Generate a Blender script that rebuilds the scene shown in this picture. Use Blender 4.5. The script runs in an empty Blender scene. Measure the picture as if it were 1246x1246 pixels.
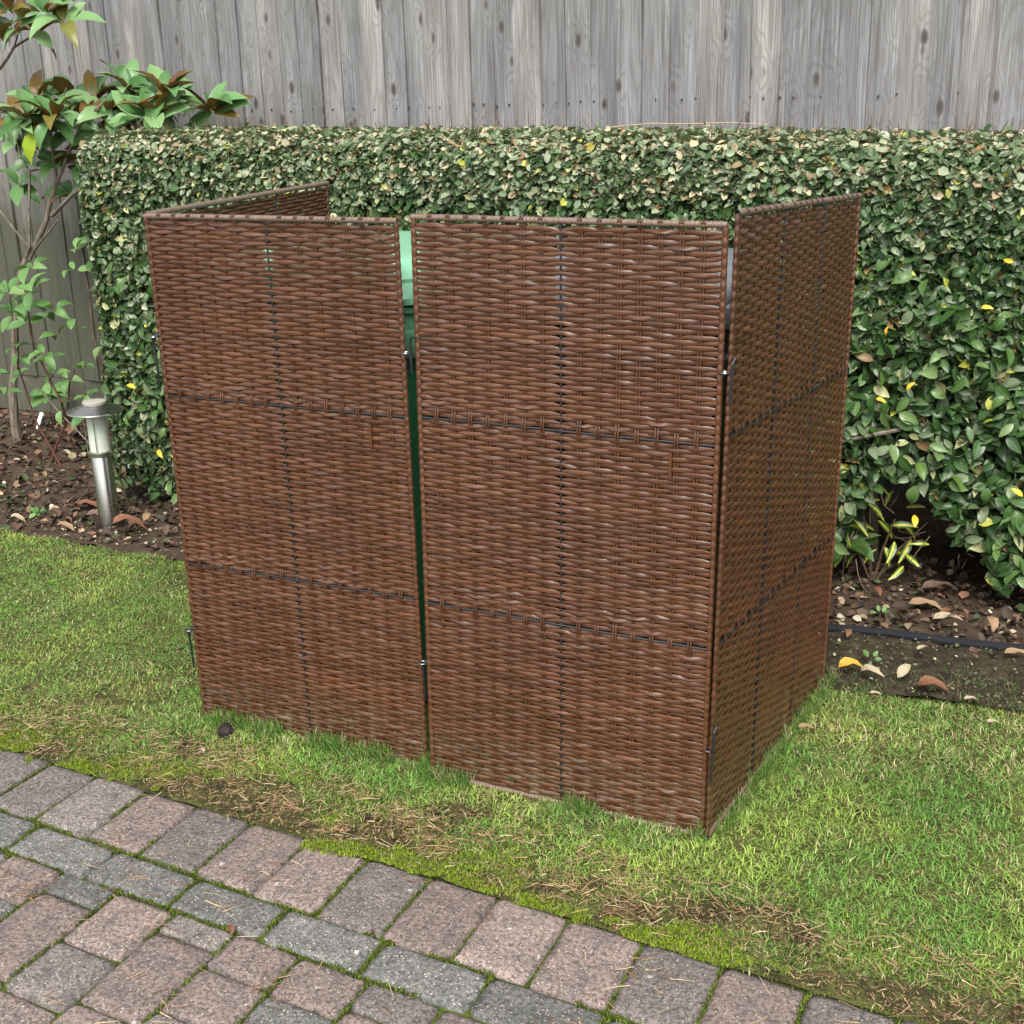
import bpy, math, random
import numpy as np
from mathutils import Vector, Matrix

random.seed(7)
rng = np.random.default_rng(11)
S = bpy.context.scene
COL = S.collection

# ------------------------------------------------------------------ camera
cam_data = bpy.data.cameras.new('camera')
cam = bpy.data.objects.new('camera', cam_data)
COL.objects.link(cam)
r_ = Vector((0.90664, 0.42111, -0.02571)); u_ = Vector((-0.10992, 0.29460, 0.94928)); b_ = Vector((0.40733, -0.85783, 0.31338))
Mc = Matrix(((r_.x, u_.x, b_.x), (r_.y, u_.y, b_.y), (r_.z, u_.z, b_.z)))
cam.matrix_world = Matrix.Translation((1.2221, -2.1097, 1.4032)) @ Mc.to_4x4()
cam_data.sensor_width = 36; cam_data.lens = 43.74
cam_data.clip_start = 0.05; cam_data.clip_end = 400
S.camera = cam

# ------------------------------------------------------------------ light
SUN_EL, SUN_AZ = math.radians(50), math.radians(163)     # azimuth measured clockwise from +y
world = bpy.data.worlds.new('World'); S.world = world; world.use_nodes = True
wn = world.node_tree; bg = wn.nodes['Background']
sky = wn.nodes.new('ShaderNodeTexSky'); sky.sky_type = 'NISHITA'; sky.sun_disc = False
sky.sun_elevation = SUN_EL; sky.sun_rotation = SUN_AZ; sky.air_density = 1.0; sky.dust_density = 3.0; sky.ozone_density = 1.0
hs = wn.nodes.new('ShaderNodeHueSaturation'); hs.inputs['Saturation'].default_value = 0.12
wn.links.new(sky.outputs[0], hs.inputs['Color']); wn.links.new(hs.outputs[0], bg.inputs['Color'])
bg.inputs['Strength'].default_value = 0.14
sd = bpy.data.lights.new('sun', 'SUN'); sun = bpy.data.objects.new('sun', sd); COL.objects.link(sun)
sd.energy = 1.6; sd.angle = math.radians(26); sd.color = (1.0, 0.95, 0.86)
sdir = Vector((math.sin(SUN_AZ) * math.cos(SUN_EL), math.cos(SUN_AZ) * math.cos(SUN_EL), math.sin(SUN_EL)))
sun.rotation_euler = sdir.to_track_quat('Z', 'Y').to_euler()
S.view_settings.view_transform = 'Standard'; S.view_settings.look = 'None'
S.view_settings.gamma = 1; S.view_settings.use_curve_mapping = False
S.view_settings.exposure = 1.17

# ------------------------------------------------------------------ helpers
def tag(o, label=None, cat=None, group=None, kind=None):
    if label: o['label'] = label
    if cat: o['category'] = cat
    if group: o['group'] = group
    if kind: o['kind'] = kind
    return o

def link(name, me, parent=None, loc=None):
    o = bpy.data.objects.new(name, me); COL.objects.link(o)
    if parent is not None: o.parent = parent
    if loc is not None: o.location = loc
    return o

def empty(name, loc=(0, 0, 0), rz=0):
    o = bpy.data.objects.new(name, None); COL.objects.link(o)
    o.location = loc; o.rotation_euler = (0, 0, rz); o.empty_display_size = 0.1
    return o

def np_mesh(name, V, F, mat=None, smooth=True, cols=None, uv=None, sharp=None):
    """V (n,3), F (m,k) all with the same corner count k; cols per vertex; uv per vertex"""
    V = np.asarray(V, np.float32); F = np.asarray(F, np.int32)
    me = bpy.data.meshes.new(name)
    m, k = F.shape
    me.vertices.add(len(V)); me.vertices.foreach_set('co', V.ravel())
    me.loops.add(m * k); me.loops.foreach_set('vertex_index', F.ravel())
    me.polygons.add(m); me.polygons.foreach_set('loop_start', np.arange(m, dtype=np.int32) * k)
    me.polygons.foreach_set('loop_total', np.full(m, k, np.int32))
    if smooth: me.polygons.foreach_set('use_smooth', np.ones(m, bool))
    if cols is not None:
        a = me.color_attributes.new('tint', 'FLOAT_COLOR', 'POINT')
        c = np.ones((len(V), 4), np.float32); c[:, :3] = cols
        a.data.foreach_set('color', c.ravel())
    if uv is not None:
        l = me.uv_layers.new(name='uv'); l.data.foreach_set('uv', np.asarray(uv, np.float32)[F.ravel()].ravel())
    me.update(); me.validate()
    if mat: me.materials.append(mat)
    return me

class MB:
    """collects quads/tris of small hand-made shapes"""
    def __init__(s): s.v = []; s.f = []
    def add(s, v, f):
        n = len(s.v); s.v += [tuple(p) for p in v]; s.f += [tuple(i + n for i in q) for q in f]
    def box(s, c, d, rz=0, M=None):
        x, y, z = d[0] / 2, d[1] / 2, d[2] / 2
        R = M if M else Matrix.Rotation(rz, 3, 'Z')
        v = [R @ Vector((a * x, b * y, e * z)) + Vector(c) for a in (-1, 1) for b in (-1, 1) for e in (-1, 1)]
        s.add(v, [(0, 1, 3, 2), (4, 6, 7, 5), (0, 4, 5, 1), (2, 3, 7, 6), (0, 2, 6, 4), (1, 5, 7, 3)])
    def tube(s, pts, rad, n=8, cap=True):
        pts = [Vector(p) for p in pts]
        if not hasattr(rad, '__len__'): rad = [rad] * len(pts)
        v = []; f = []; up = Vector((0.13, 0.21, 0.97))
        for i, p in enumerate(pts):
            t = (pts[min(i + 1, len(pts) - 1)] - pts[max(i - 1, 0)]).normalized()
            a = t.cross(up)
            if a.length < 1e-3: a = t.cross(Vector((1, 0, 0)))
            a.normalize(); b = t.cross(a); up = b.cross(t) if False else up
            for k in range(n):
                w = 2 * math.pi * k / n
                v.append(p + (a * math.cos(w) + b * math.sin(w)) * rad[i])
        for i in range(len(pts) - 1):
            for k in range(n):
                k2 = (k + 1) % n
                f.append((i * n + k, i * n + k2, (i + 1) * n + k2, (i + 1) * n + k))
        if cap:
            f.append(tuple(range(n))); f.append(tuple(range((len(pts) - 1) * n, len(pts) * n))[::-1])
        s.add(v, f)
    def lathe(s, prof, n=24, c=(0, 0, 0)):
        v = [(c[0] + r * math.cos(2 * math.pi * k / n), c[1] + r * math.sin(2 * math.pi * k / n), c[2] + z) for r, z in prof for k in range(n)]
        f = [(i * n + k, i * n + (k + 1) % n, (i + 1) * n + (k + 1) % n, (i + 1) * n + k) for i in range(len(prof) - 1) for k in range(n)]
        s.add(v, f)
    def torus(s, c, R, r, M=None, n=16, m=6):
        M = M or Matrix.Identity(3); v = []; f = []
        for i in range(n):
            for j in range(m):
                a, b = 2 * math.pi * i / n, 2 * math.pi * j / m
                v.append(M @ Vector(((R + r * math.cos(b)) * math.cos(a), (R + r * math.cos(b)) * math.sin(a), r * math.sin(b))) + Vector(c))
        for i in range(n):
            for j in range(m):
                f.append((i * m + j, ((i + 1) % n) * m + j, ((i + 1) % n) * m + (j + 1) % m, i * m + (j + 1) % m))
        s.add(v, f)
    def mesh(s, name, mat, smooth=True):
        me = bpy.data.meshes.new(name); me.from_pydata(s.v, [], s.f)
        if smooth: me.polygons.foreach_set('use_smooth', np.ones(len(me.polygons), bool))
        me.materials.append(mat); me.update()
        return me
    def build(s, name, mat, parent=None, smooth=True, loc=None):
        me = s.mesh(name, mat, smooth)
        if smooth:
            try: me.set_sharp_from_angle(angle=math.radians(40))
            except Exception: pass
        return link(name, me, parent, loc)

_T = rng.random((64, 64, 64)).astype(np.float32)
def vnoise(P):
    P = np.asarray(P, np.float64); i = np.floor(P).astype(int); f = P - i; f = f * f * (3 - 2 * f)
    def g(a, b, c): return _T[(i[..., 0] + a) & 63, (i[..., 1] + b) & 63, (i[..., 2] + c) & 63]
    x, y, z = f[..., 0], f[..., 1], f[..., 2]
    c00 = g(0, 0, 0) * (1 - x) + g(1, 0, 0) * x; c10 = g(0, 1, 0) * (1 - x) + g(1, 1, 0) * x
    c01 = g(0, 0, 1) * (1 - x) + g(1, 0, 1) * x; c11 = g(0, 1, 1) * (1 - x) + g(1, 1, 1) * x
    return (c00 * (1 - y) + c10 * y) * (1 - z) + (c01 * (1 - y) + c11 * y) * z
def fbm(x, y, z=0.0, o=4):
    P = np.stack(np.broadcast_arrays(x, y, z), -1).astype(float); s = 0; a = 0.5; t = 0
    for k in range(o): s = s + a * vnoise(P * 2 ** k + 17.3 * k); t += a; a /= 2
    return s / t

def smooth01(x, a, b):
    t = np.clip((x - a) / (b - a), 0, 1); return t * t * (3 - 2 * t)

# ------------------------------------------------------------------ node helper
class NT:
    def __init__(s, name):
        s.m = bpy.data.materials.new(name); s.m.use_nodes = True; s.t = s.m.node_tree; s.n = s.t.nodes; s.l = s.t.links
        s.p = s.n['Principled BSDF']
    def node(s, typ, inp=None, **kw):
        n = s.n.new(typ)
        for k, v in kw.items(): setattr(n, k, v)
        for k, v in (inp or {}).items():
            if isinstance(v, bpy.types.NodeSocket): s.l.new(v, n.inputs[k])
            else: n.inputs[k].default_value = v
        return n
    def coord(s, o='Object'): return s.node('ShaderNodeTexCoord').outputs[o]
    def mapping(s, v, scale=(1, 1, 1), loc=None):
        n = s.node('ShaderNodeMapping', {'Vector': v, 'Scale': scale})
        if loc is not None:
            if isinstance(loc, bpy.types.NodeSocket): s.l.new(loc, n.inputs['Location'])
            else: n.inputs['Location'].default_value = loc
        return n.outputs[0]
    def noise(s, v, scale, detail=4, rough=0.55, dist=0.0):
        return s.node('ShaderNodeTexNoise', {'Vector': v, 'Scale': scale, 'Detail': detail, 'Roughness': rough, 'Distortion': dist}).outputs['Fac']
    def ramp(s, fac, stops):
        n = s.node('ShaderNodeValToRGB', {'Fac': fac}); e = n.color_ramp.elements
        while len(e) < len(stops): e.new(0.5)
        for el, (p, c) in zip(e, stops):
            el.position = p; el.color = (c, c, c, 1) if not hasattr(c, '__len__') else (*c[:3], 1)
        return n.outputs['Color']
    def mix(s, fac, a, b, mode='MIX'):
        n = s.node('ShaderNodeMix', data_type='RGBA', blend_type=mode); 
        for k, v in ((0, fac), (6, a), (7, b)):
            if isinstance(v, bpy.types.NodeSocket): s.l.new(v, n.inputs[k])
            elif k == 0: n.inputs[0].default_value = v
            else: n.inputs[k].default_value = (*v[:3], 1)
        return n.outputs[2]
    def math(s, op, a, b=0.0, c=0.0):
        n = s.n.new('ShaderNodeMath'); n.operation = op
        for k, v in enumerate((a, b, c)):
            if isinstance(v, bpy.types.NodeSocket): s.l.new(v, n.inputs[k])
            else: n.inputs[k].default_value = v
        return n.outputs[0]
    def bump(s, h, strength=0.5, dist=0.002, nrm=None):
        i = {'Height': h, 'Strength': strength, 'Distance': dist}
        if nrm is not None: i['Normal'] = nrm
        n = s.node('ShaderNodeBump', i); return n.outputs[0]
    def set(s, **kw):
        for k, v in kw.items():
            k = k.replace('_', ' ')
            if isinstance(v, bpy.types.NodeSocket): s.l.new(v, s.p.inputs[k])
            else: s.p.inputs[k].default_value = (*v, 1) if hasattr(v, '__len__') and len(v) == 3 else v
        return s.m
    def attr(s, name='tint'): return s.node('ShaderNodeAttribute', attribute_name=name).outputs['Color']
    def rand(s): return s.node('ShaderNodeObjectInfo').outputs['Random']
    def oloc(s): return s.node('ShaderNodeObjectInfo').outputs['Location']

def simple(name, col, rough=0.5, metal=0.0, **kw):
    t = NT(name); return t.set(Base_Color=col, Roughness=rough, Metallic=metal, **kw)

# ------------------------------------------------------------------ materials
def mat_rattan(name, tone, even=False):
    t = NT(name); c = t.coord(); r = t.math('ADD', t.math('MULTIPLY', t.rand(), 0.0 if even else 1.0), 0.7 if even else 0.0)
    off = t.node('ShaderNodeCombineXYZ', {'X': t.math('MULTIPLY', r, 31.0), 'Y': t.math('MULTIPLY', r, 17.0), 'Z': 0.0}).outputs[0]
    v = t.mapping(c, (1, 1, 1), off)
    fine = t.noise(t.mapping(v, (14, 60, 900)), 1.0, 3, 0.6)
    big = t.noise(t.mapping(v, (9, 9, 60)), 1.0, 2)
    col = t.ramp(big, [(0.3, tuple(x * 0.82 for x in tone)), (0.7, tuple(x * 1.2 for x in tone))])
    col = t.mix(t.ramp(fine, [(0.35, 0.55), (0.6, 0.0)]), col, tuple(x * 0.6 for x in tone))
    w = t.node('ShaderNodeHueSaturation', {'Color': col, 'Value': t.math('ADD', t.math('MULTIPLY', r, 0.36), 0.82)}).outputs[0]
    dust = t.noise(c, 7, 3)
    w = t.mix(t.ramp(dust, [(0.5, 0.0), (0.8, 0.10)]), w, (0.20, 0.12, 0.08))
    zz = t.node('ShaderNodeSeparateXYZ', {'Vector': c}).outputs[2]
    mud = t.math('MULTIPLY', t.ramp(zz, [(0.0, 1.0), (0.16, 0.0)]), t.ramp(t.noise(c, 34, 4, .7), [(.45, 0.0), (.62, 0.8)]))
    w = t.mix(mud, w, (0.13, 0.10, 0.065))
    fade = t.noise(t.mapping(c, (3, 3, 1.4)), 1.0, 3)
    w = t.mix(t.ramp(fade, [(.3, .5), (.6, 0.0)]), w, t.mix(1.0, w, (.72, .76, .82), 'MULTIPLY'))
    return t.set(Base_Color=w, Roughness=t.ramp(fine, [(0.3, 0.32), (0.7, 0.18)]), Normal=t.bump(fine, 0.6, 0.0006), Specular_IOR_Level=0.5)
M_WEFT = mat_rattan('brown_plastic_rattan', (0.092, 0.0360, 0.0165))
M_WEFT_JOINED = mat_rattan('brown_plastic_rattan_joined', (0.092, 0.0360, 0.0165), True)
M_WARP = mat_rattan('dark_brown_plastic_rattan', (0.080, 0.032, 0.0150))
def mat_binding():  # light brown, paled further in colour to stand for skylight
    t = NT('binding_strip'); c = t.coord()
    n = t.noise(t.mapping(c, (300, 30, 30)), 1, 3)
    return t.set(Base_Color=t.ramp(n, [(0.3, (0.09, 0.055, 0.04)), (0.7, (0.20, 0.14, 0.105))]), Roughness=0.42)
M_BIND = mat_binding()
M_IRON = simple('black_painted_steel', (0.012, 0.013, 0.016), 0.45, 0.0)

def mat_leaf(name, under=(0.20, 0.24, 0.16), rough=0.36, vein=0.35, trans=0.18, obj=None):
    t = NT(name)
    if obj is None: base = t.attr()
    else:
        r = t.rand(); base = t.ramp(r, obj)
    uv = t.coord('UV'); sp = t.node('ShaderNodeSeparateXYZ', {'Vector': uv})
    u, v = sp.outputs[0], sp.outputs[1]
    au = t.math('ABSOLUTE', t.math('SUBTRACT', u, 0.5))
    mid = t.ramp(au, [(0.0, 1.0), (0.05, 0.0)])
    side = t.math('SINE', t.math('MULTIPLY', t.math('SUBTRACT', v, au), 62.0))
    sv = t.ramp(side, [(0.9, 0.0), (1.0, 0.5)])
    blot = t.noise(t.coord(), 90, 3)
    c = t.mix(t.ramp(blot, [(0.35, 0.0), (0.75, 0.45)]), base, t.mix(1.0, base, (0.62, 0.66, 0.55), 'MULTIPLY'))
    c = t.mix(t.math('MULTIPLY', t.math('MAXIMUM', mid, sv), vein), c, t.mix(0.5, base, (0.35, 0.42, 0.2)))
    back = t.node('ShaderNodeNewGeometry').outputs['Backfacing']
    c = t.mix(t.math('MULTIPLY', back, 0.85), c, under)
    t.set(Base_Color=c, Roughness=rough, Specular_IOR_Level=0.32, Normal=t.bump(t.math('ADD', mid, sv), 0.3, 0.001))
    tr = t.node('ShaderNodeBsdfTranslucent', {'Color': t.mix(1.0, c, (1.1, 1.25, 0.6), 'MULTIPLY')})
    mx = t.node('ShaderNodeMixShader', {'Fac': trans}); t.l.new(t.p.outputs[0], mx.inputs[1]); t.l.new(tr.outputs[0], mx.inputs[2])
    t.l.new(mx.outputs[0], t.n['Material Output'].inputs['Surface'])
    return t.m
M_HEDGE = mat_leaf('hedge_leaf', (0.15, 0.19, 0.11), .27, .35, .12)
HEDGE_STOPS = [(0.0, (0.022, 0.065, 0.014)), (0.35, (0.042, 0.105, 0.022)), (0.6, (0.080, 0.155, 0.042)), (0.8, (0.15, 0.23, 0.09)), (1.0, (0.07, 0.14, 0.02))]
M_HEDGE_O = mat_leaf('hedge_leaf_large', (0.15, 0.19, 0.11), .25, .5, .12, obj=HEDGE_STOPS)
M_MAG = mat_leaf('magnolia_leaf', (0.16, 0.065, 0.02), 0.26, 0.3, 0.12, obj=[(0, (0.05, 0.13, 0.035)), (0.5, (0.11, 0.23, 0.08)), (1, (0.20, 0.33, 0.14))])
M_SHRUB = mat_leaf('pale_shrub_leaf', (0.15, 0.22, 0.10), 0.42, 0.4, 0.25, obj=[(0, (0.07, 0.17, 0.045)), (0.5, (0.12, 0.25, 0.07)), (1, (0.19, 0.32, 0.11))])
M_YEL = simple('yellow_leaf', (0.62, 0.38, 0.02), 0.5)
M_LIME = mat_leaf('lime_leaf', (0.30, 0.40, 0.03), 0.35, 0.5, 0.3, obj=[(0, (0.30, 0.42, 0.02)), (1, (0.34, 0.46, 0.03))])
def mat_varieg():
    t = NT('variegated_leaf'); uv = t.coord('UV'); sp = t.node('ShaderNodeSeparateXYZ', {'Vector': uv})
    au = t.math('ABSOLUTE', t.math('SUBTRACT', sp.outputs[0], 0.5))
    n = t.noise(t.coord(), 60, 3)
    k = t.math('ADD', au, t.math('MULTIPLY', n, 0.28))
    c = t.ramp(k, [(0.26, (0.55, 0.52, 0.07)), (0.38, (0.06, 0.13, 0.03))])
    return t.set(Base_Color=c, Roughness=0.35)
M_VAR = mat_varieg()
M_DEAD = mat_leaf('dead_leaf', (0.16, 0.09, 0.05), 0.6, 0.4, 0.05)
M_GRASS = NT('grass_blade'); M_GRASS = M_GRASS.set(Base_Color=M_GRASS.attr(), Roughness=0.55, Specular_IOR_Level=0.18)
M_CHIP = NT('litter'); M_CHIP = M_CHIP.set(Base_Color=M_CHIP.attr(), Roughness=0.75)
def mat_bark(name, a, b):
    t = NT(name); n = t.noise(t.mapping(t.coord(), (60, 60, 18)), 1, 4)
    return t.set(Base_Color=t.ramp(n, [(0.3, a), (0.7, b)]), Roughness=0.8, Normal=t.bump(n, 0.4, 0.001))
M_BARK = mat_bark('grey_bark', (0.07, 0.055, 0.04), (0.20, 0.17, 0.13))
M_TWIG = mat_bark('brown_twig', (0.05, 0.03, 0.02), (0.15, 0.10, 0.06))
M_REDSTEM = mat_bark('red_stem', (0.06, 0.02, 0.015), (0.13, 0.05, 0.03))

def mat_wood():
    t = NT('weathered_fence_wood'); c = t.coord(); r = t.rand(); loc = t.oloc()
    off = t.node('ShaderNodeCombineXYZ', {'X': t.math('MULTIPLY', r, 57.0), 'Y': 0.0, 'Z': t.math('MULTIPLY', r, 91.0)}).outputs[0]
    v = t.mapping(c, (1, 0, 1), off)
    # knots: sparse voronoi cells stretched along the board
    kv = t.node('ShaderNodeTexVoronoi', {'Vector': t.mapping(v, (11.0, 1, 5.2)), 'Scale': 1.0, 'Randomness': 1.0}, feature='F1')
    kd = kv.outputs['Distance']
    knot = t.ramp(kd, [(0.0, 1.0), (0.10, 0.75), (0.16, 0.0)])
    halo = t.ramp(kd, [(0.0, 1.0), (0.45, 0.0)])
    low = t.noise(t.mapping(v, (9, 1, 0.75)), 1.0, 2, 0.45)
    k = t.math('ADD', t.math('MULTIPLY', low, 1.0), t.math('MULTIPLY', halo, 0.18))
    ring = t.math('SINE', t.math('MULTIPLY', k, 105.0))
    ringc = t.ramp(ring, [(0.0, 0.0), (1.0, 1.0)])
    fine = t.noise(t.mapping(v, (260, 1, 3.0)), 1.0, 4, 0.65)
    blot = t.noise(t.mapping(v, (14, 1, 1.6)), 1.0, 4, 0.6)
    wloc = t.node('ShaderNodeNewGeometry').outputs['Position']
    col = t.ramp(blot, [(0.28, (0.150, 0.150, 0.156)), (0.5, (0.250, 0.250, 0.254)), (0.72, (0.36, 0.362, 0.37))])
    col = t.mix(t.math('MULTIPLY', ringc, 0.32), col, (0.115, 0.105, 0.102))
    col = t.mix(t.ramp(fine, [(0.38, 0.65), (0.60, 0.0)]), col, (0.085, 0.08, 0.08))
    warm = t.math('GREATER_THAN', r, 0.62)
    col = t.mix(t.math('MULTIPLY', warm, 0.35), col, t.mix(1.0, col, (1.02, 0.95, 0.80), 'MULTIPLY'))
    val = t.math('ADD', t.math('MULTIPLY', r, 0.36), 0.76)
    col = t.node('ShaderNodeHueSaturation', {'Color': col, 'Value': val}).outputs[0]
    col = t.mix(knot, col, (0.045, 0.038, 0.035))
    # nail / water streaks
    st = t.noise(t.mapping(v, (45, 1, 0.9)), 1.0, 3, 0.7)
    col = t.mix(t.ramp(st, [(0.57, 0.0), (0.70, 0.65)]), col, (0.075, 0.072, 0.072))
    # green algae, plus plant shade put into the colour, low down and left
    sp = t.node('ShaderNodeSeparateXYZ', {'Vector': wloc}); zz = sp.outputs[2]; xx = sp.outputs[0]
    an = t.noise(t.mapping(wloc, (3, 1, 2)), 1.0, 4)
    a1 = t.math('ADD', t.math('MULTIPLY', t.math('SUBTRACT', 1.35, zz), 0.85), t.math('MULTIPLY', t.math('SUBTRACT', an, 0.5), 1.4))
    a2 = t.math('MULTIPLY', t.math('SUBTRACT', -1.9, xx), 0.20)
    algae_shade = t.math('ADD', a1, a2)
    col = t.mix(t.ramp(algae_shade, [(0.0, 0.0), (0.6, 0.85)]), col, t.mix(fine, (0.034, 0.037, 0.022), (0.068, 0.070, 0.043)))
    h = t.math('ADD', t.math('MULTIPLY', fine, 0.8), t.math('MULTIPLY', ringc, 0.35))
    h = t.math('SUBTRACT', h, t.math('MULTIPLY', knot, 0.5))
    return t.set(Base_Color=col, Roughness=0.82, Specular_IOR_Level=0.25, Normal=t.bump(h, 0.7, 0.0018))
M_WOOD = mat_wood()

def mat_paver(name, a, b, dark):
    t = NT(name); r = t.rand(); c = t.coord()
    off = t.node('ShaderNodeCombineXYZ', {'X': t.math('MULTIPLY', r, 37.0), 'Y': t.math('MULTIPLY', r, 11.0), 'Z': 0.0}).outputs[0]
    v = t.mapping(c, (1, 1, 1), off)
    n1 = t.noise(v, 16, 4, 0.6); n2 = t.noise(v, 120, 5, 0.75); n3 = t.noise(v, 480, 2, 0.6)
    col = t.ramp(n1, [(0.36, a), (0.62, b)])
    col = t.mix(t.ramp(t.noise(v, 24, 4, 0.7), [(0.47, 0.0), (0.66, 0.8)]), col, dark)
    col = t.mix(t.ramp(n2, [(0.40, 0.9), (0.56, 0.0)]), col, tuple(x * 0.5 for x in dark))
    col = t.mix(t.ramp(n3, [(0.56, 0.0), (0.66, 0.5)]), col, (0.45, 0.39, 0.34))
    vo = t.node('ShaderNodeTexVoronoi', {'Vector': v, 'Scale': 150.0}, feature='F1')
    pick = t.math('GREATER_THAN', t.node('ShaderNodeSeparateXYZ', {'Vector': vo.outputs['Color']}).outputs[0], 0.60)
    spk = t.math('MULTIPLY', t.ramp(vo.outputs['Distance'], [(0.10, 1.0), (0.36, 0.0)]), pick)
    col = t.mix(t.math('MULTIPLY', spk, t.math('MULTIPLY', t.noise(v, 60, 2), 1.9)), col, (0.50, 0.45, 0.38))
    vl = t.node('ShaderNodeTexVoronoi', {'Vector': t.mix(0.02, v, t.node('ShaderNodeTexNoise', {'Vector': v, 'Scale': 90.0}).outputs['Color']), 'Scale': 40.0}, feature='F1')
    pl = t.math('GREATER_THAN', t.node('ShaderNodeSeparateXYZ', {'Vector': vl.outputs['Color']}).outputs[1], 0.93)
    lich = t.math('MULTIPLY', t.ramp(vl.outputs['Distance'], [(0.12, 1.0), (0.22, 0.0)]), pl)
    col = t.mix(t.math('MULTIPLY', lich, 0.8), col, (0.50, 0.48, 0.42))
    col = t.node('ShaderNodeHueSaturation', {'Color': col, 'Value': t.math('ADD', t.math('MULTIPLY', r, 0.34), 0.72)}).outputs[0]
    h = t.math('ADD', n2, t.math('MULTIPLY', spk, 0.6))
    return t.set(Base_Color=col, Roughness=0.86, Specular_IOR_Level=0.25, Normal=t.bump(h, 0.75, 0.0022))
M_PRED = mat_paver('red_brown_concrete', (0.225, 0.172, 0.158), (0.30, 0.22, 0.19), (0.115, 0.102, 0.102))
M_PBRN = mat_paver('grey_brown_concrete', (0.180, 0.160, 0.148), (0.25, 0.208, 0.188), (0.10, 0.095, 0.095))
M_PGRY = mat_paver('blue_grey_concrete', (0.125, 0.130, 0.126), (0.185, 0.187, 0.178), (0.085, 0.086, 0.086))

def mat_ground(name, stops, scale, rough=0.95, bs=0.8, bd=0.01, scale2=None):
    t = NT(name); c = t.coord(); n = t.noise(c, scale, 6, 0.65); n2 = t.noise(c, (scale2 or scale * 9), 4, 0.7)
    k = t.math('ADD', t.math('MULTIPLY', n, 0.6), t.math('MULTIPLY', n2, 0.4))
    return t.set(Base_Color=t.ramp(k, stops), Roughness=rough, Specular_IOR_Level=0.15, Normal=t.bump(k, bs, bd))
M_SOIL = mat_ground('bed_soil', [(0.3, (0.022, 0.015, 0.010)), (0.5, (0.058, 0.040, 0.028)), (0.62, (0.085, 0.062, 0.042)), (0.75, (0.15, 0.115, 0.075))], 14)
M_SOIL2 = mat_ground('mossy_soil', [(0.3, (0.016, 0.013, 0.009)), (0.5, (0.045, 0.034, 0.022)), (0.60, (0.062, 0.052, 0.030)), (0.75, (0.14, 0.11, 0.07))], 26, bs=1.0)
M_THATCH = mat_ground('lawn_thatch', [(0.36, (0.020, 0.018, 0.009)), (0.47, (0.060, 0.058, 0.022)), (0.55, (0.095, 0.105, 0.030)), (0.7, (0.14, 0.11, 0.06))], 12, scale2=220)
M_MOSS = mat_ground('joint_moss', [(0.35, (0.020, 0.024, 0.009)), (0.48, (0.050, 0.070, 0.012)), (0.62, (0.10, 0.15, 0.016)), (0.8, (0.10, 0.085, 0.05))], 22, scale2=160)
M_FAR = mat_ground('garden_soil', [(0.3, (0.05, 0.06, 0.03)), (0.7, (0.09, 0.10, 0.05))], 3)

# ------------------------------------------------------------------ scatter
def leaf_small():
    V = np.array([(0, 0, 0), (-.36, .3, .10), (-.30, .72, .09), (0, 1, -.05), (.30, .72, .09), (.36, .3, .10)], float)
    UV = np.array([(.5, 0), (0, .3), (.05, .72), (.5, 1), (.95, .72), (1, .3)])
    return V, np.array([(0, 3, 2, 1), (0, 5, 4, 3)]), UV
def leaf_big(w=0.5, fold=0.16, curl=0.18, tip=0.9, wav=0.03):
    ts = [0, .16, .36, .58, .80, 1.0]; ws = [.05, .68, .98, .95, .60, .03]; V = []; UV = []
    for i, (t, q) in enumerate(zip(ts, ws)):
        q *= w / 2 * 1.0
        z = -curl * (t - .35) ** 2 * 1.8 + curl * .2
        for s in (-1, 0, 1):
            V.append((s * q, t, z + (abs(s) * q * fold * 2) + (wav * math.sin(i * 2.1 + s) if s else 0))); UV.append((.5 + s * .5, t))
    F = []
    for i in range(len(ts) - 1):
        for s in (0, 1):
            a = i * 3 + s; F.append((a, a + 1, a + 4, a + 3))
    return np.array(V, float), np.array(F), np.array(UV)

def frames(n, d):
    """rotation matrices (N,3,3) with columns side, along, normal from normals n and rough directions d"""
    n = n / np.linalg.norm(n, axis=1, keepdims=True)
    d = d - (d * n).sum(1, keepdims=True) * n; d = d / (np.linalg.norm(d, axis=1, keepdims=True) + 1e-9)
    s = np.cross(d, n)
    return np.stack([s, d, n], axis=2)

def scatter(tmpl, P, R, sc, col):
    V, F, UV = tmpl; N = len(P); k = len(V)
    sc = np.asarray(sc, float)
    if sc.ndim == 1: sc = np.repeat(sc[:, None], 3, 1)
    W = np.einsum('nij,nkj->nki', R, V[None] * sc[:, None, :]) + P[:, None, :]
    FF = (F[None] + (np.arange(N) * k)[:, None, None]).reshape(-1, F.shape[1])
    return W.reshape(-1, 3), FF, np.repeat(col, k, 0), np.tile(UV, (N, 1))

def merge(parts):
    vs, fs, cs, us = [], [], [], []; n = 0
    for v, f, c, u in parts:
        vs.append(v); fs.append(f + n); cs.append(c); us.append(u); n += len(v)
    return np.concatenate(vs), np.concatenate(fs), np.concatenate(cs), np.concatenate(us)

def pick_cols(N, table, jitter=0.12):
    w = np.array([t[0] for t in table], float); w /= w.sum()
    idx = rng.choice(len(table), N, p=w); c = np.array([t[1] for t in table])[idx]
    return c * (1 + rng.normal(0, jitter, (N, 1))).clip(0.5, 1.6)

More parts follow.
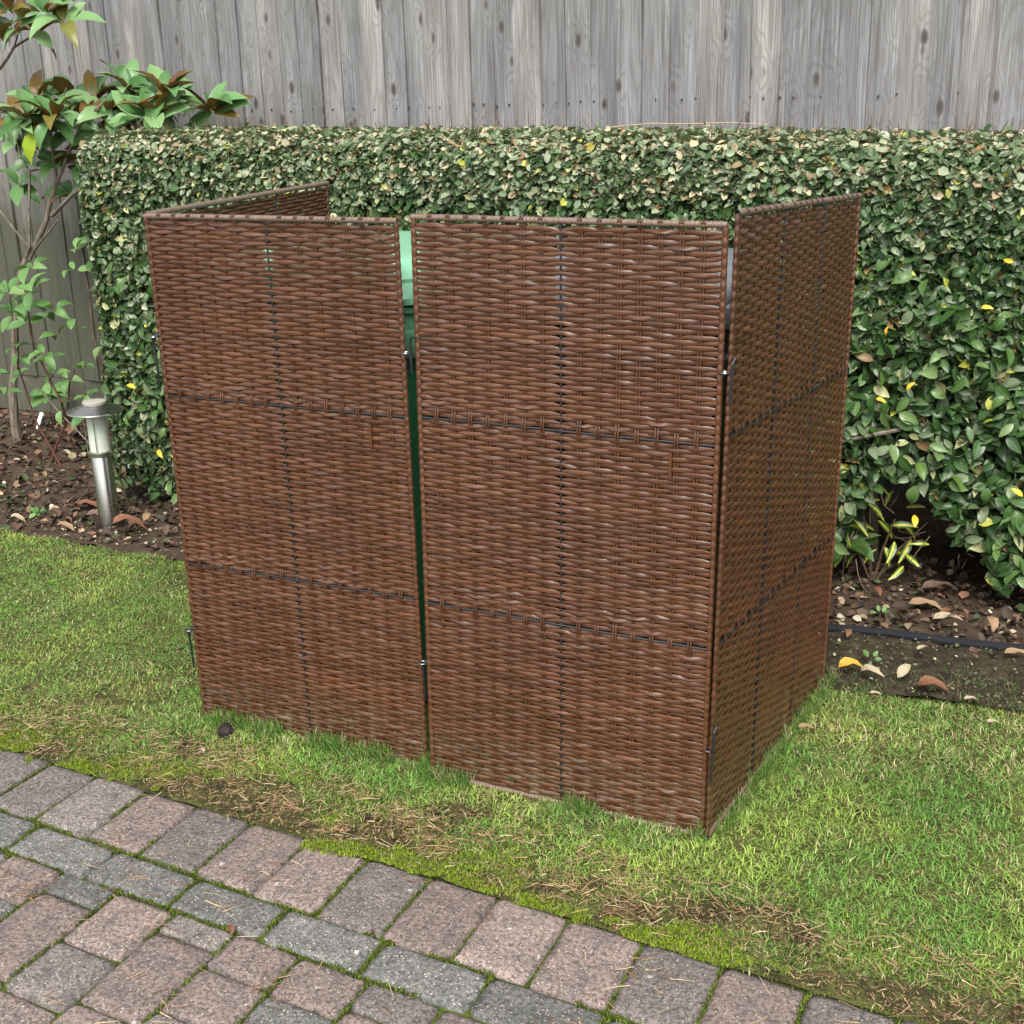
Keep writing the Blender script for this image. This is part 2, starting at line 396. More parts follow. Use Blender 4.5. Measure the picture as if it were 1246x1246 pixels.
def grid_sheet(name, x0, x1, y0f, y1f, nx, ny, zf, mat, kind='structure', parent=None):
    xs = np.linspace(x0, x1, nx); t = np.linspace(0, 1, ny)
    X = np.repeat(xs[:, None], ny, 1); a = y0f(xs)[:, None]; b = y1f(xs)[:, None]; Y = a + (b - a) * t[None]
    Z = zf(X, Y); V = np.stack([X, Y, Z], -1).reshape(-1, 3)
    i = np.arange(nx - 1)[:, None] * ny + np.arange(ny - 1)[None]; i = i.ravel()
    F = np.stack([i, i + ny, i + ny + 1, i + 1], 1)
    o = link(name, np_mesh(name, V, F, mat), parent)
    if kind: tag(o, kind=kind)
    return o

EDGE = lambda x: -0.322 - 0.052 * np.asarray(x, float)          # lawn edge of the paving
LAWN_BACK = lambda x: np.where(np.asarray(x) < 0.3, 0.90 + 0.010 * np.sin(np.asarray(x) * 5), 0.745 + 0.03 * np.sin((np.asarray(x) - .8) * 4))

# ------------------------------------------------------------------ ground
mb = MB(); mb.box((0, 0, -0.09), (120, 120, 0.04)); g = tag(mb.build('ground', M_FAR, smooth=False), kind='structure')
grid_sheet('lawn', -5, 4, lambda x: EDGE(x) - 0.004, LAWN_BACK, 420, 90, lambda X, Y: -0.004 + 0.012 * (fbm(X * 9, Y * 9) - .5) + 0.007 * (fbm(X * 60, Y * 60, 3, 2) - .5), M_THATCH)
grid_sheet('flower_bed', -5, 4, LAWN_BACK, lambda x: 0 * x + 2.45, 420, 120, lambda X, Y: 0.0 + 0.035 * (fbm(X * 5, Y * 5, 5) - .5) + 0.022 * (fbm(X * 34, Y * 34, 9, 3) - .5) - 0.004, M_SOIL)
grid_sheet('mossy_margin', 0.3, 4, lambda x: LAWN_BACK(x) - .01, lambda x: 1.06 + 0.09 * (x - .66), 420, 60, lambda X, Y: 0.012 + 0.022 * (fbm(X * 8, Y * 8, 15) - .5) + 0.022 * (fbm(X * 50, Y * 50, 9, 3) - .5), M_SOIL2)

# ------------------------------------------------------------------ paving
path = grid_sheet('path', -2.6, 2.6, lambda x: 0 * x - 2.6, lambda x: EDGE(x) + 0.04, 420, 190,
                  lambda X, Y: -0.0115 + 0.010 * (fbm(X * 42, Y * 42, 2, 3) - .5) + 0.004 * (fbm(X * 6, Y * 6, 7, 2) - .5), M_MOSS)
def paver(xa, xb, ya, yb, mat, gap=0.006):
    """xa<xb across, ya>yb distance below the lawn edge"""
    q = [xa + gap / 2 + random.uniform(-.0015, .0015), xb - gap / 2 + random.uniform(-.0015, .0015)]
    w = [ya - gap / 2 + random.uniform(-.0015, .0015), yb + gap / 2 + random.uniform(-.0015, .0015)]
    cx, cy = (q[0] + q[1]) / 2, (w[0] + w[1]) / 2
    hx, hy = (q[1] - q[0]) / 2, (w[0] - w[1]) / 2
    wx, wy = cx, float(EDGE(cx)) + cy
    n = 9; t = np.linspace(-1, 1, n); t = np.sign(t) * np.abs(t) ** 0.62
    X, Y = np.meshgrid(t * hx, t * hy, indexing='ij')
    e = np.minimum(hx - np.abs(X), hy - np.abs(Y)); sx = wx * 7 + 3; sy = wy * 9
    Z = -0.005 * (1 - smooth01(e, 0, 0.005)) + 0.0035 * (fbm(X * 55 + sx, Y * 55 + sy, 1, 2) - .5)
    # tumbled corners pulled in, edges chipped
    cor = (np.abs(X) / hx) ** 6 * (np.abs(Y) / hy) ** 6
    X2 = X * (1 - cor * 0.04) + 0.005 * (fbm(Y * 70 + sx, X * 20, 4, 2) - .5) * (np.abs(X) > hx * .99)
    Y2 = Y * (1 - cor * 0.04) + 0.005 * (fbm(X * 70 + sx, Y * 20, 8, 2) - .5) * (np.abs(Y) > hy * .99)
    Y2 = Y2 - 0.052 * X2
    V = np.stack([X2, Y2, Z], -1).reshape(-1, 3)
    i = (np.arange(n - 1)[:, None] * n + np.arange(n - 1)[None]).ravel()
    F = np.stack([i, i + n, i + n + 1, i + 1], 1)
    ring = [k * n for k in range(n)] + [(n - 1) * n + k for k in range(1, n)] + [(n - 1 - k) * n + n - 1 for k in range(1, n)] + [n - 1 - k for k in range(1, n - 1)]
    low = V[ring].copy(); low[:, 2] = -0.05; low[:, :2] *= 1.0; L = len(V); V = np.concatenate([V, low])
    m = len(ring); SF = np.array([(ring[a], L + a, L + (a + 1) % m, ring[(a + 1) % m]) for a in range(m)])
    o = link('paver', np_mesh('paver', V, np.concatenate([F, SF]), mat), path, (wx, wy, random.uniform(-.0015, .0015)))
    o.rotation_euler = (random.uniform(-.008, .008), random.uniform(-.008, .008), random.uniform(-.006, .006))
    return o
R_, B_, G_ = M_PRED, M_PBRN, M_PGRY
row1 = {-7: B_, -6: B_, -5: B_, -4: B_, -3: R_, -2: B_, -1: R_, 0: R_, 1: B_, 2: R_, 3: R_, 4: R_, 5: B_, 6: R_, 7: B_}
for k in range(-14, 16):
    a = 0.044 + 0.1452 * (k - 1); paver(a, a + .1452, 0.0, -0.2, row1.get(k, random.choice((R_, B_))))
for k in range(-9, 11):
    a = -0.010 + 0.2145 * k; paver(a, a + .2145, -0.2, -0.3035, G_, 0.008)
fixed = {-1: [(.114, R_), (.065, G_), (.15, R_)], 0: [(.060, G_), (.218, R_), (.14, B_)], 1: [(.153, R_), (.140, B_), (.10, R_)],
         2: [(.057, B_), (.200, R_), (.10, R_)], 3: [(.094, R_), (.12, R_)], 4: [(.103, R_), (.10, G_)], 5: [(.073, B_), (.15, R_)], 6: [(.11, R_)]}
for c in range(-10, 13):
    xa = -0.484 + 0.1435 * c; y = -0.3035; lst = list(fixed.get(c, []))
    while y > -1.75:
        if lst: d, m = lst.pop(0)
        else: d = random.choice((.07, .11, .15, .2)); m = random.choice((R_, R_, B_, G_))
        paver(xa, xa + .1435, y, y - d, m); y -= d

# ------------------------------------------------------------------ fence
fence = empty('wooden_fence', (-0.9, 2.36, 0))
tag(fence, 'tall weathered grey close boarded fence behind the hedge', 'fence')
def board(x, w, thick=(0.020, 0.006), z0=0.185, z1=2.35, k=0):
    lean = random.gauss(0, .0035); zt = z1 + random.uniform(-.005, .005)
    v = []; n = 7
    for i in range(n):
        t = i / (n - 1); z = z0 + (zt - z0) * t; dx = lean * (t - .5) + 0.0025 * math.sin(t * 5 + k); dy = 0.004 * math.sin(t * 4 + k * 1.7)
        for (a, b) in ((-w / 2, -thick[1]), (0, -(thick[0] + thick[1]) / 2 - .0015), (w / 2 - .003, -thick[0]), (w / 2, -thick[0] + .003), (w / 2, 0.002), (-w / 2, 0.002)):
            v.append((a + dx, b + dy, z))
    f = []
    for i in range(n - 1):
        for j in range(6):
            f.append((i * 6 + j, i * 6 + (j + 1) % 6, (i + 1) * 6 + (j + 1) % 6, (i + 1) * 6 + j))
    f.append(tuple(range(6))[::-1]); f.append(tuple(range((n - 1) * 6, n * 6)))
    m = MB(); m.add(v, f)
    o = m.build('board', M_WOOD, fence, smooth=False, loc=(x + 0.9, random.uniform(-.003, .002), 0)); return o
x = -5.6; k = 0
joints = [-1.70, 0.434]
while x < 4.2:
    w = random.choice((.094, .098, .1, .097))
    board(x + w / 2 + .004, w + 0.014, k=k, thick=(random.uniform(.013, .019), .006)); x += w; k += 1
for jx in (-3.86, -1.697, 0.437, 2.6):
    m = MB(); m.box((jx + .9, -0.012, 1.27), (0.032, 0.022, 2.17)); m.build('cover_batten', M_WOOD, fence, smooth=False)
for a, b in ((-5.6, -3.86), (-3.86, -1.697), (-1.697, .437), (.437, 4.2)):
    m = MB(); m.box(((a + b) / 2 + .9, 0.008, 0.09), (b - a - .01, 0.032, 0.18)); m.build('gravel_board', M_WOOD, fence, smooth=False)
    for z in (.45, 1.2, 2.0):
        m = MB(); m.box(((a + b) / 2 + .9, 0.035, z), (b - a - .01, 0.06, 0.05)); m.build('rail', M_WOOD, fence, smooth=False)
nb = MB()
xk = -5.6; rs = random.Random(5)
while xk < 4.2:
    for z in (1.985, 1.392):
        for dx in (.022, .070):
            if rs.random() < .75:
                c = (xk + dx + .9 + rs.uniform(-.006, .006), -.0175 if dx > .04 else -.012, z + rs.uniform(-.006, .006)); n6 = 6; L0 = len(nb.v)
                nb.v += [(c[0] + .0032 * math.cos(k * 1.047), c[1] - .001, c[2] + .0036 * math.sin(k * 1.047)) for k in range(6)] + [(c[0] + .0032 * math.cos(k * 1.047), c[1] + .012, c[2] + .0036 * math.sin(k * 1.047)) for k in range(6)]
                nb.f += [tuple(L0 + k for k in range(6))] + [(L0 + k, L0 + (k + 1) % 6, L0 + 6 + (k + 1) % 6, L0 + 6 + k) for k in range(6)]
    xk += .0972
tag(nb.build('nails', simple('rusty_nail', (.035, .025, .02), .8), fence, smooth=False), kind='stuff')

# ------------------------------------------------------------------ hedge
HX0, HX1, HY0, HY1 = -2.13, 3.4, 1.36, 2.08
HTOP = lambda x: 1.335 - 0.018 * (x + 2)
hedge = empty('clipped_hedge', (0.4, 1.7, 0))
tag(hedge, 'long square clipped evergreen hedge with small grey green leaves in front of the fence', 'hedge')
def hedge_surface(N, faces, xr=None):
    """points, normals on the rounded hedge body"""
    which = rng.choice(len(faces), N, p=np.array([f[1] for f in faces]) / sum(f[1] for f in faces))
    P = np.zeros((N, 3)); a, b = rng.random(N), rng.random(N)
    for i, (nm, w, x0, x1, z0, z1) in enumerate(faces):
        m = which == i; X = x0 + (x1 - x0) * a[m]
        if nm == 'front': P[m] = np.stack([X, np.full(m.sum(), HY0), z0 + (z1 - z0) * b[m]], 1)
        if nm == 'top': P[m] = np.stack([X, z0 + (z1 - z0) * b[m], HTOP(X)], 1)
        if nm == 'left': P[m] = np.stack([np.full(m.sum(), HX0), HY0 + (HY1 - HY0) * a[m], z0 + (z1 - z0) * b[m]], 1)
    r = 0.11
    lo = np.array([HX0 + r, HY0 + r, -1]); hi = np.stack([np.full(N, HX1), np.full(N, HY1 - r), HTOP(P[:, 0]) - r], 1)
    q = np.minimum(np.maximum(P, lo), hi); n = P - q; n /= np.linalg.norm(n, axis=1, keepdims=True) + 1e-9
    P2 = q + r * n
    bulge = 0.075 * (fbm(P2[:, 0] * 3.2, P2[:, 1] * 3.2, P2[:, 2] * 3.2, 3) - .5) * np.where(n[:, 2] > .7, .25, 1)
    P2 = P2 + n * bulge[:, None]
    return P2, n
def keep_bottom(P):
    x, z = P[:, 0], P[:, 2]
    lim = np.where((x < 0) | (x > 1.04), 0.015 + 0.06 * fbm(x * 9, z * 0, 3), 0.13 + 0.16 * (fbm(x * 6, z * 0, 8) - .3))
    lim = np.where((x > .60) & (x < .98), np.maximum(lim, 0.31 * np.sin(np.clip((x - .56) / .44, 0, 1) * 3.14) + .05), lim)
    return z > lim
def hedge_leaves(N, faces, s0, s1, tmpl, depth, up=0.5, cols=None, tangent=0.9):
    P, n = hedge_surface(N, faces); d = rng.exponential(depth, N).clip(0, depth * 4.5)
    P = P - n * d[:, None] + rng.normal(0, .006, (N, 3)); m = keep_bottom(P); P, n, d = P[m], n[m], d[m]; N = len(P)
    nn = n * 0.75 + rng.normal(0, .55, (N, 3)) + np.array([0, 0, up])
    dd = rng.normal(0, 1, (N, 3)) * tangent + n * .35 + np.array([0, 0, -.15])
    R = frames(nn, dd)
    s = rng.uniform(s0, s1, N); sc = np.stack([s * rng.uniform(.75, 1.15, N), s, s], 1)
    P = P - R[:, :, 1] * (s * .5)[:, None]
    return scatter(tmpl, P, R, sc, pick_cols(N, cols))
C_TOP = [(24, (.090, .138, .065)), (25, (.17, .220, .125)), (20, (.27, .31, .20)), (10, (.035, .068, .025)), (20, (.44, .38, .25)), (11, (.26, .19, .11)), (1.0, (.40, .38, .06)), (1.5, (.34, .18, .06))]  # top leaves paled for sky reflection; tan and cream are cut bits
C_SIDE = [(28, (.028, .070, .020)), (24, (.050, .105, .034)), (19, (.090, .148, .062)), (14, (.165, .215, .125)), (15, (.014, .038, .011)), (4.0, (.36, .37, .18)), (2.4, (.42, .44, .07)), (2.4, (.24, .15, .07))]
TS, TB = leaf_small(), leaf_big(.52, .2, .2)
parts = []
# clipped shoulder and top, small cut leaves
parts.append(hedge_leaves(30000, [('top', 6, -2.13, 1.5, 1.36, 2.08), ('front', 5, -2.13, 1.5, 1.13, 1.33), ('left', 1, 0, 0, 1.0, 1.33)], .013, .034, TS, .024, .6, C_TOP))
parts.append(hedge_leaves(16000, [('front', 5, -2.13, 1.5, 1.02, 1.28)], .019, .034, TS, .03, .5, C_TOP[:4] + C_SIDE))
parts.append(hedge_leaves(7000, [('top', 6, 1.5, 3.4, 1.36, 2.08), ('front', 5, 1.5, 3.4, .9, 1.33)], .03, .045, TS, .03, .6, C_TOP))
# left part of the face
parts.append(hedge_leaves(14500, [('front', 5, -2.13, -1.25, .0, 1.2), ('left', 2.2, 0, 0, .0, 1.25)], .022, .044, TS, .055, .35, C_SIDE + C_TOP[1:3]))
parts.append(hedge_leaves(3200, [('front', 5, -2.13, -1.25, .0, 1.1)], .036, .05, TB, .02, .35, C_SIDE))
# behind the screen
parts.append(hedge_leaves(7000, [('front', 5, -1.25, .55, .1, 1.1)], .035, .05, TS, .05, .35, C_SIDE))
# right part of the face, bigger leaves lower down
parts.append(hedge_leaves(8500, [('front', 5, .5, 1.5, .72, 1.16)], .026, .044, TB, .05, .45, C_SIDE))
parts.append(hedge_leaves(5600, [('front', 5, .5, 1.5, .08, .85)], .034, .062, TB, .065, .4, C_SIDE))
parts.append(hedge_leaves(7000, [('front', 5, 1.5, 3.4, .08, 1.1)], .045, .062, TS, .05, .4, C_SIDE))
# inner leaves that fill the body, their colours darkened as inner shade
Ni = 15000
P = np.stack([rng.uniform(HX0 + .06, 2.4, Ni), rng.uniform(HY0 + .10, HY1 - .03, Ni), rng.uniform(.12, 1.24, Ni)], 1)
P = P[keep_bottom(P)]; Ni = len(P)
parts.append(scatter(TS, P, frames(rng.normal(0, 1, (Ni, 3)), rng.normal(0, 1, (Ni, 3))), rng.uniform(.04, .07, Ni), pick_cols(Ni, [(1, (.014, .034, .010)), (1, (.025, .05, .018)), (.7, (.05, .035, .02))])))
V, F, Cc, UV = merge(parts)
tag(link('foliage', np_mesh('foliage', V, F, M_HEDGE, smooth=True, cols=Cc, uv=UV), hedge, (-.4, -1.7, 0)), kind='stuff')
# stray shoots standing proud of the clipped faces
SP, SN = hedge_surface(90, [('top', 3, -2.1, 1.6, 1.4, 2.0), ('front', 3, .6, 1.6, .15, 1.2), ('front', 1.2, -2.1, -1.2, .1, 1.2)])
for p, q in zip(SP, SN):
    if not keep_bottom(p[None])[0]: continue
    L_ = random.uniform(.02, .05); d = q + rng.normal(0, .4, 3) + [0, 0, .3]; d /= np.linalg.norm(d); m = MB(); m.tube([p - d * .05, p + d * L_ * .5, p + d * L_], [.0014, .0012, .0008], 5); m.build('twig', M_TWIG, hedge, loc=(-.4, -1.7, 0))
# twigs
def ribbons(N, P0, D, L, w, col, bend=.2, name='twig', mat=M_CHIP, parent=None, loc=None, kind='stuff'):
    """three-sided thin sticks"""
    Dn = D / np.linalg.norm(D, axis=1, keepdims=True); rr = rng.normal(0, 1, (N, 3)); a = np.cross(Dn, rr); a /= np.linalg.norm(a, axis=1, keepdims=True); b = np.cross(Dn, a)
    pts = [P0, P0 + Dn * (L * .5)[:, None] + a * (L * bend * rng.uniform(-1, 1, N))[:, None], P0 + Dn * L[:, None]]
    V = []; 
    for i, p in enumerate(pts):
        ww = (w * (1.0, .9, .5)[i])[:, None]
        for k in range(3):
            an = 2.094 * k; V.append(p + (a * math.cos(an) + b * math.sin(an)) * ww)
    V = np.stack(V, 1); F = np.array([(i * 3 + k, i * 3 + (k + 1) % 3, (i + 1) * 3 + (k + 1) % 3, (i + 1) * 3 + k) for i in range(2) for k in range(3)])
    FF = (F[None] + (np.arange(N) * 9)[:, None, None]).reshape(-1, 4)
    o = link(name, np_mesh(name, V.reshape(-1, 3), FF, mat, cols=np.repeat(col, 9, 0)), parent, loc)
    if kind: tag(o, kind=kind)
    return o
N = 3800
P, n = hedge_surface(N, [('top', 3, -2.13, 1.6, 1.36, 2.05), ('front', 6, -2.13, 1.6, .1, 1.3), ('left', 1, 0, 0, .1, 1.3)])
P = P - n * rng.uniform(.02, .12, N)[:, None]; D = n + rng.normal(0, .8, (N, 3)) + [0, 0, .4]
ribbons(N, P, D, rng.uniform(.03, .11, N), rng.uniform(.0008, .0019, N), pick_cols(N, [(3, (.10, .065, .04)), (2, (.20, .15, .10)), (1, (.16, .07, .05))]), parent=hedge, loc=(-.4, -1.7, 0))
for i in range(13):
    bx = -2.0 + i * .38 + random.uniform(-.08, .08); m = MB()
    for s in range(3):
        q = [(bx, 1.72, -.02)]; ax, ay = random.uniform(-.3, .3), random.uniform(-.28, .2)
        for t in (.2, .45, .75, 1.1): q.append((bx + ax * t + random.uniform(-.02, .02), 1.72 + ay * t + random.uniform(-.02, .02), t))
        m.tube(q, [.014, .011, .008, .006, .004], 6)
    m.build('stem', M_BARK, hedge, loc=(-.4, -1.7, 0))
m = MB(); m.tube([(.95, 1.55, .66), (.86, 1.42, .80), (.80, 1.36, .83)], [.006, .005, .003], 6); m.build('bare_branch', M_BARK, hedge, loc=(-.4, -1.7, 0))
m = MB(); m.tube([(.60, 1.37, .46), (.72, 1.36, .50), (.83, 1.42, .52)], [.005, .006, .006], 6); m.build('bare_branch', M_BARK, hedge, loc=(-.4, -1.7, 0))
# the largest leaves one by one
big_meshes = []
for i in range(4):
    V, F, UV = leaf_big(.46 + .04 * i, .14 + .05 * i, .10 + .10 * i, wav=.012 * i); big_meshes.append(np_mesh('leaf', V, F, M_HEDGE_O, uv=UV))
ytmp = leaf_big(.42, .2, .25); yel_mesh = np_mesh('yellow_leaf', ytmp[0], ytmp[1], M_YEL, uv=ytmp[2]); lime_mesh = np_mesh('lime_leaf', ytmp[0], ytmp[1], M_LIME, uv=ytmp[2])
def place_leaf(mesh, p, n, d, s, name='leaf', parent=None, off=(0, 0, 0)):
    R = frames(np.array([n], float), np.array([d], float))[0]
    o = link(name, mesh, parent); M4 = Matrix([list(R[i]) + [0] for i in range(3)] + [[0, 0, 0, 1]])
    o.matrix_local = Matrix.Translation(Vector(p) - Vector(off)) @ M4 @ Matrix.Diagonal((s, s, s, 1)); return o
P, n = hedge_surface(420, [('front', 6, .6, 1.45, .1, .95), ('front', 2.2, -2.1, -1.3, .02, .9)])
m = keep_bottom(P); P, n = P[m][:285], n[m][:285]
for p, q in zip(P, n):
    s = random.uniform(.042, .066); nn = q * .8 + rng.normal(0, .45, 3) + [0, 0, .45]; dd = rng.normal(0, 1, 3) + [0, 0, -.2]
    place_leaf(random.choice(big_meshes), p + q * .012, nn, dd, s, 'leaf', hedge, (.4, 1.7, 0))
for (x_, z_, s_) in [(-1.86, .215, .06), (-1.80, .20, .05), (-1.93, .44, .06), (1.02, .98, .04), (.95, .86, .045), (.70, .60, .045), (.78, .63, .04), (.83, .24, .06), (1.10, .36, .05), (.72, .80, .035), (-1.25, 1.13, .035), (-1.12, 1.12, .03), (1.1, .7, .035)]:
    place_leaf(yel_mesh, (x_, HY0 - .012, z_), (rng.normal(0, .5), -.8, rng.normal(.6, .5)), (rng.normal(), 0, rng.normal()), s_ * .72, 'yellow_leaf', hedge, (.4, 1.7, 0))

# ------------------------------------------------------------------ variegated shrub at the hedge foot
var = empty('variegated_shrub', (0.70, 1.52, 0)); tag(var, 'low shrub with long yellow and green striped leaves in the dark gap under the hedge', 'shrub')
vt = leaf_big(.30, .25, .25); var_mesh = np_mesh('leaf', vt[0], vt[1], M_VAR, uv=vt[2])
for i in range(4):
    m = MB(); ax = -.12 + .09 * i; m.tube([(0, 0, -.02), (ax * .4, -.02, .10), (ax, -.06, .22)], [.005, .004, .002], 5); m.build('stem', M_TWIG, var)
for (x_, z_, s_) in [(.64, .21, .06), (.70, .195, .075), (.675, .17, .07), (.745, .20, .07), (.72, .235, .06), (.76, .15, .065), (.80, .145, .075), (.655, .13, .06), (.70, .11, .06), (.74, .09, .065), (.79, .07, .06),
                      (.67, .05, .06), (.84, .09, .06), (.62, .26, .055), (.66, .28, .05), (.78, .25, .05), (.71, .28, .05), (.86, .16, .05), (.63, .17, .05), (.68, .235, .05), (.62, .31, .05), (.70, .33, .05), (.66, .36, .045), (.74, .30, .05), (.60, .22, .05), (.69, .155, .06), (.73, .125, .055), (.77, .19, .06), (.65, .09, .05), (.61, .12, .05)]:
    place_leaf(var_mesh, (x_, 1.49 + random.uniform(-.05, .07), z_ * .95), (rng.normal(0, .5), -.8, .6), (rng.normal(), -.5, rng.normal(0, .6)), s_ * 1.1, 'leaf', var, (.70, 1.52, 0))

# ------------------------------------------------------------------ magnolia
mag = empty('magnolia_tree', (-3.15, 1.90, 0)); tag(mag, 'young magnolia with glossy green leaves brown beneath, left of the hedge by the fence', 'tree')
MO = (-3.15, 1.90, 0)
def branch(pts, rad, name='branch', parent=mag, mat=M_BARK, off=MO):
    m = MB(); P = [Vector(p) - Vector(off) for p in pts]; Q = [P[0]]
    for a, b in zip(P, P[1:]):
        Q += [a.lerp(b, .5) + Vector((random.uniform(-1, 1), random.uniform(-1, 1), random.uniform(-1, 1))) * (b - a).length * .03, b]
    R = np.interp(np.linspace(0, 1, len(Q)), np.linspace(0, 1, len(rad)), rad)
    m.tube(Q, list(R), 8); return m.build(name, mat, parent)
Y = 1.9
branch([(-3.16, Y, -.05), (-3.15, Y, .22), (-3.08, Y, .50), (-2.98, Y, .78)], [.024, .020, .016, .014], 'trunk')
branch([(-2.98, Y, .78), (-2.80, Y, .985), (-2.72, Y, 1.13), (-2.635, Y, 1.25), (-2.52, Y - .03, 1.36), (-2.40, Y, 1.45)], [.014, .011, .009, .007, .005, .004])
branch([(-2.77, Y, 1.00), (-2.61, Y - .03, 1.09), (-2.40, Y - .04, 1.20), (-2.22, Y, 1.38)], [.010, .008, .006, .004])
branch([(-3.18, Y - .05, 1.18), (-3.05, Y, 1.006), (-2.93, Y, .87)], [.003, .004, .005])
branch([(-2.96, Y, .80), (-2.90, Y - .02, .87), (-2.86, Y, 1.17), (-2.91, Y, 1.30), (-2.90, Y, 1.43)], [.007, .006, .005, .004, .003])
branch([(-2.93, Y, .81), (-2.80, Y - .05, .90), (-2.66, Y - .08, .99)], [.006, .005, .003])
branch([(-2.72, Y, 1.13), (-2.72, Y, 1.26), (-2.66, Y, 1.40), (-2.60, Y, 1.50)], [.006, .005, .004, .003])
branch([(-2.22, Y, 1.38), (-2.08, Y, 1.42), (-1.95, Y, 1.42)], [.005, .004, .003])
branch([(-2.90, Y, 1.43), (-3.10, Y, 1.50), (-2.93, Y, 1.59), (-2.85, Y, 1.66), (-2.72, Y, 1.705), (-2.60, Y, 1.78)], [.006, .006, .006, .005, .004, .003])
branch([(-2.85, Y, 1.655), (-2.80, Y, 1.74), (-2.79, Y, 1.82)], [.004, .003, .003])
mag_meshes = []
for i in range(3):
    V, F, UV = leaf_big(.47, .14 + .06 * i, .12 + .14 * i, wav=.02); mag_meshes.append(np_mesh('leaf', V, F, M_MAG, uv=UV))
M_BRONZE = mat_leaf('bronze_young_leaf', (0.20, 0.075, 0.02), 0.3, 0.3, 0.12, obj=[(0, (.10, .045, .015)), (.5, (.16, .10, .02)), (1, (.14, .15, .03))])
for q in range(2):
    V, F, UV = leaf_big(.38, .2, .2 + .2 * q, wav=.015); mag_meshes.append(np_mesh('bronze_leaf', V, F, M_BRONZE, uv=UV))
mag_meshes = mag_meshes[:3] * 2 + mag_meshes[3:]
def rosette(c, n, L, mesh_list, parent, off, up=.55, jit=.35, mat_name='leaf'):
    c = Vector(c)
    for k in range(n):
        a = 2.4 * k + random.uniform(-.4, .4); el = random.gauss(up, jit)
        d = Vector((math.cos(a), math.sin(a), el)).normalized(); nrm = Vector((-math.cos(a) * el, -math.sin(a) * el, 1)) + Vector((random.gauss(.15, .35), random.gauss(-.75, .5), 0))
        place_leaf(random.choice(mesh_list), c + d * .012, tuple(nrm), tuple(d), L * random.uniform(.75, 1.15), mat_name, parent, off)
for (x_, z_) in [(-2.683, 1.47), (-2.80, 1.46), (-2.52, 1.47), (-2.36, 1.50), (-2.31, 1.43), (-2.19, 1.44), (-2.08, 1.47), (-2.10, 1.40), (-1.98, 1.41), (-2.90, 1.42), (-2.59, 1.40), (-2.44, 1.41), (-2.26, 1.39), (-2.72, 1.40)]:
    rosette((x_, Y + random.uniform(-.12, .12), z_ - .02), 14, .145, mag_meshes, mag, MO, .35, .5)
for (x_, z_) in [(-2.65, 1.31), (-2.70, 1.07), (-2.94, 1.31), (-2.98, 1.12), (-2.76, 1.19), (-2.55, 1.26), (-2.86, 1.24), (-2.62, 1.20), (-2.48, 1.33), (-2.80, 1.33)]:
    rosette((x_, Y + .05, z_), 6, .13, mag_meshes, mag, MO, .1)
for (x_, z_) in [(-2.79, 1.79), (-2.60, 1.77), (-2.52, 1.735), (-2.68, 1.715), (-2.86, 1.68), (-2.93, 1.75)]:
    rosette((x_, Y - .05, z_), 8, .135, mag_meshes, mag, MO, .35, .5)
place_leaf(lime_mesh, (-2.665, 1.78, 1.36), (.1, -1, .25), (-.25, .05, -1), .155, 'lime_leaf', mag, MO)

# pale shrub in front of it
SO = (-2.66, 1.62, 0)
shrub = empty('young_shrub', SO); tag(shrub, 'spindly young shrub with pale green leaves on red stems behind the garden light', 'shrub')
def sb(p, r, mat=M_REDSTEM): branch(p, r, 'stem', shrub, mat, SO)
sb([(-2.70, 1.62, -.02), (-2.55, 1.6, .20), (-2.52, 1.56, .30), (-2.58, 1.55, .45), (-2.62, 1.55, .57), (-2.62, 1.55, .82)], [.006, .005, .004, .003, .002])
sb([(-2.62, 1.62, -.02), (-2.72, 1.6, .2), (-2.74, 1.57, .45), (-2.70, 1.55, .72)], [.005, .004, .003, .002])
sb([(-2.55, 1.6, .20), (-2.47, 1.57, .38), (-2.41, 1.55, .44)], [.004, .003, .002])
sb([(-2.52, 1.56, .30), (-2.38, 1.56, .34)], [.003, .002])
sb([(-2.30, 1.50, .12), (-2.55, 1.58, .24), (-2.80, 1.65, .36)], [.003, .003, .003], M_BARK)
sh_meshes = []
for i in range(3):
    V, F, UV = leaf_big(.50, .15 + .06 * i, .2 + .1 * i, wav=.02); sh_meshes.append(np_mesh('leaf', V, F, M_SHRUB, uv=UV))
for (x_, z_) in [(-2.61, .83), (-2.54, .75), (-2.70, .73), (-2.74, .63), (-2.64, .69), (-2.50, .67), (-2.59, .62)]:
    rosette((x_, 1.55 + random.uniform(-.05, .05), z_), 5, .085, sh_meshes, shrub, SO, .35)
for (x_, z_) in [(-2.675, .52), (-2.506, .563), (-2.594, .485), (-2.73, .467), (-2.568, .46), (-2.567, .4), (-2.482, .389), (-2.807, .309), (-2.409, .437), (-2.363, .341), (-2.549, .26), (-2.676, .403), (-2.80, .40), (-2.52, .50)]:
    rosette((x_, 1.55 + random.uniform(-.05, .05), z_), 3, .062, sh_meshes, shrub, SO, .3)
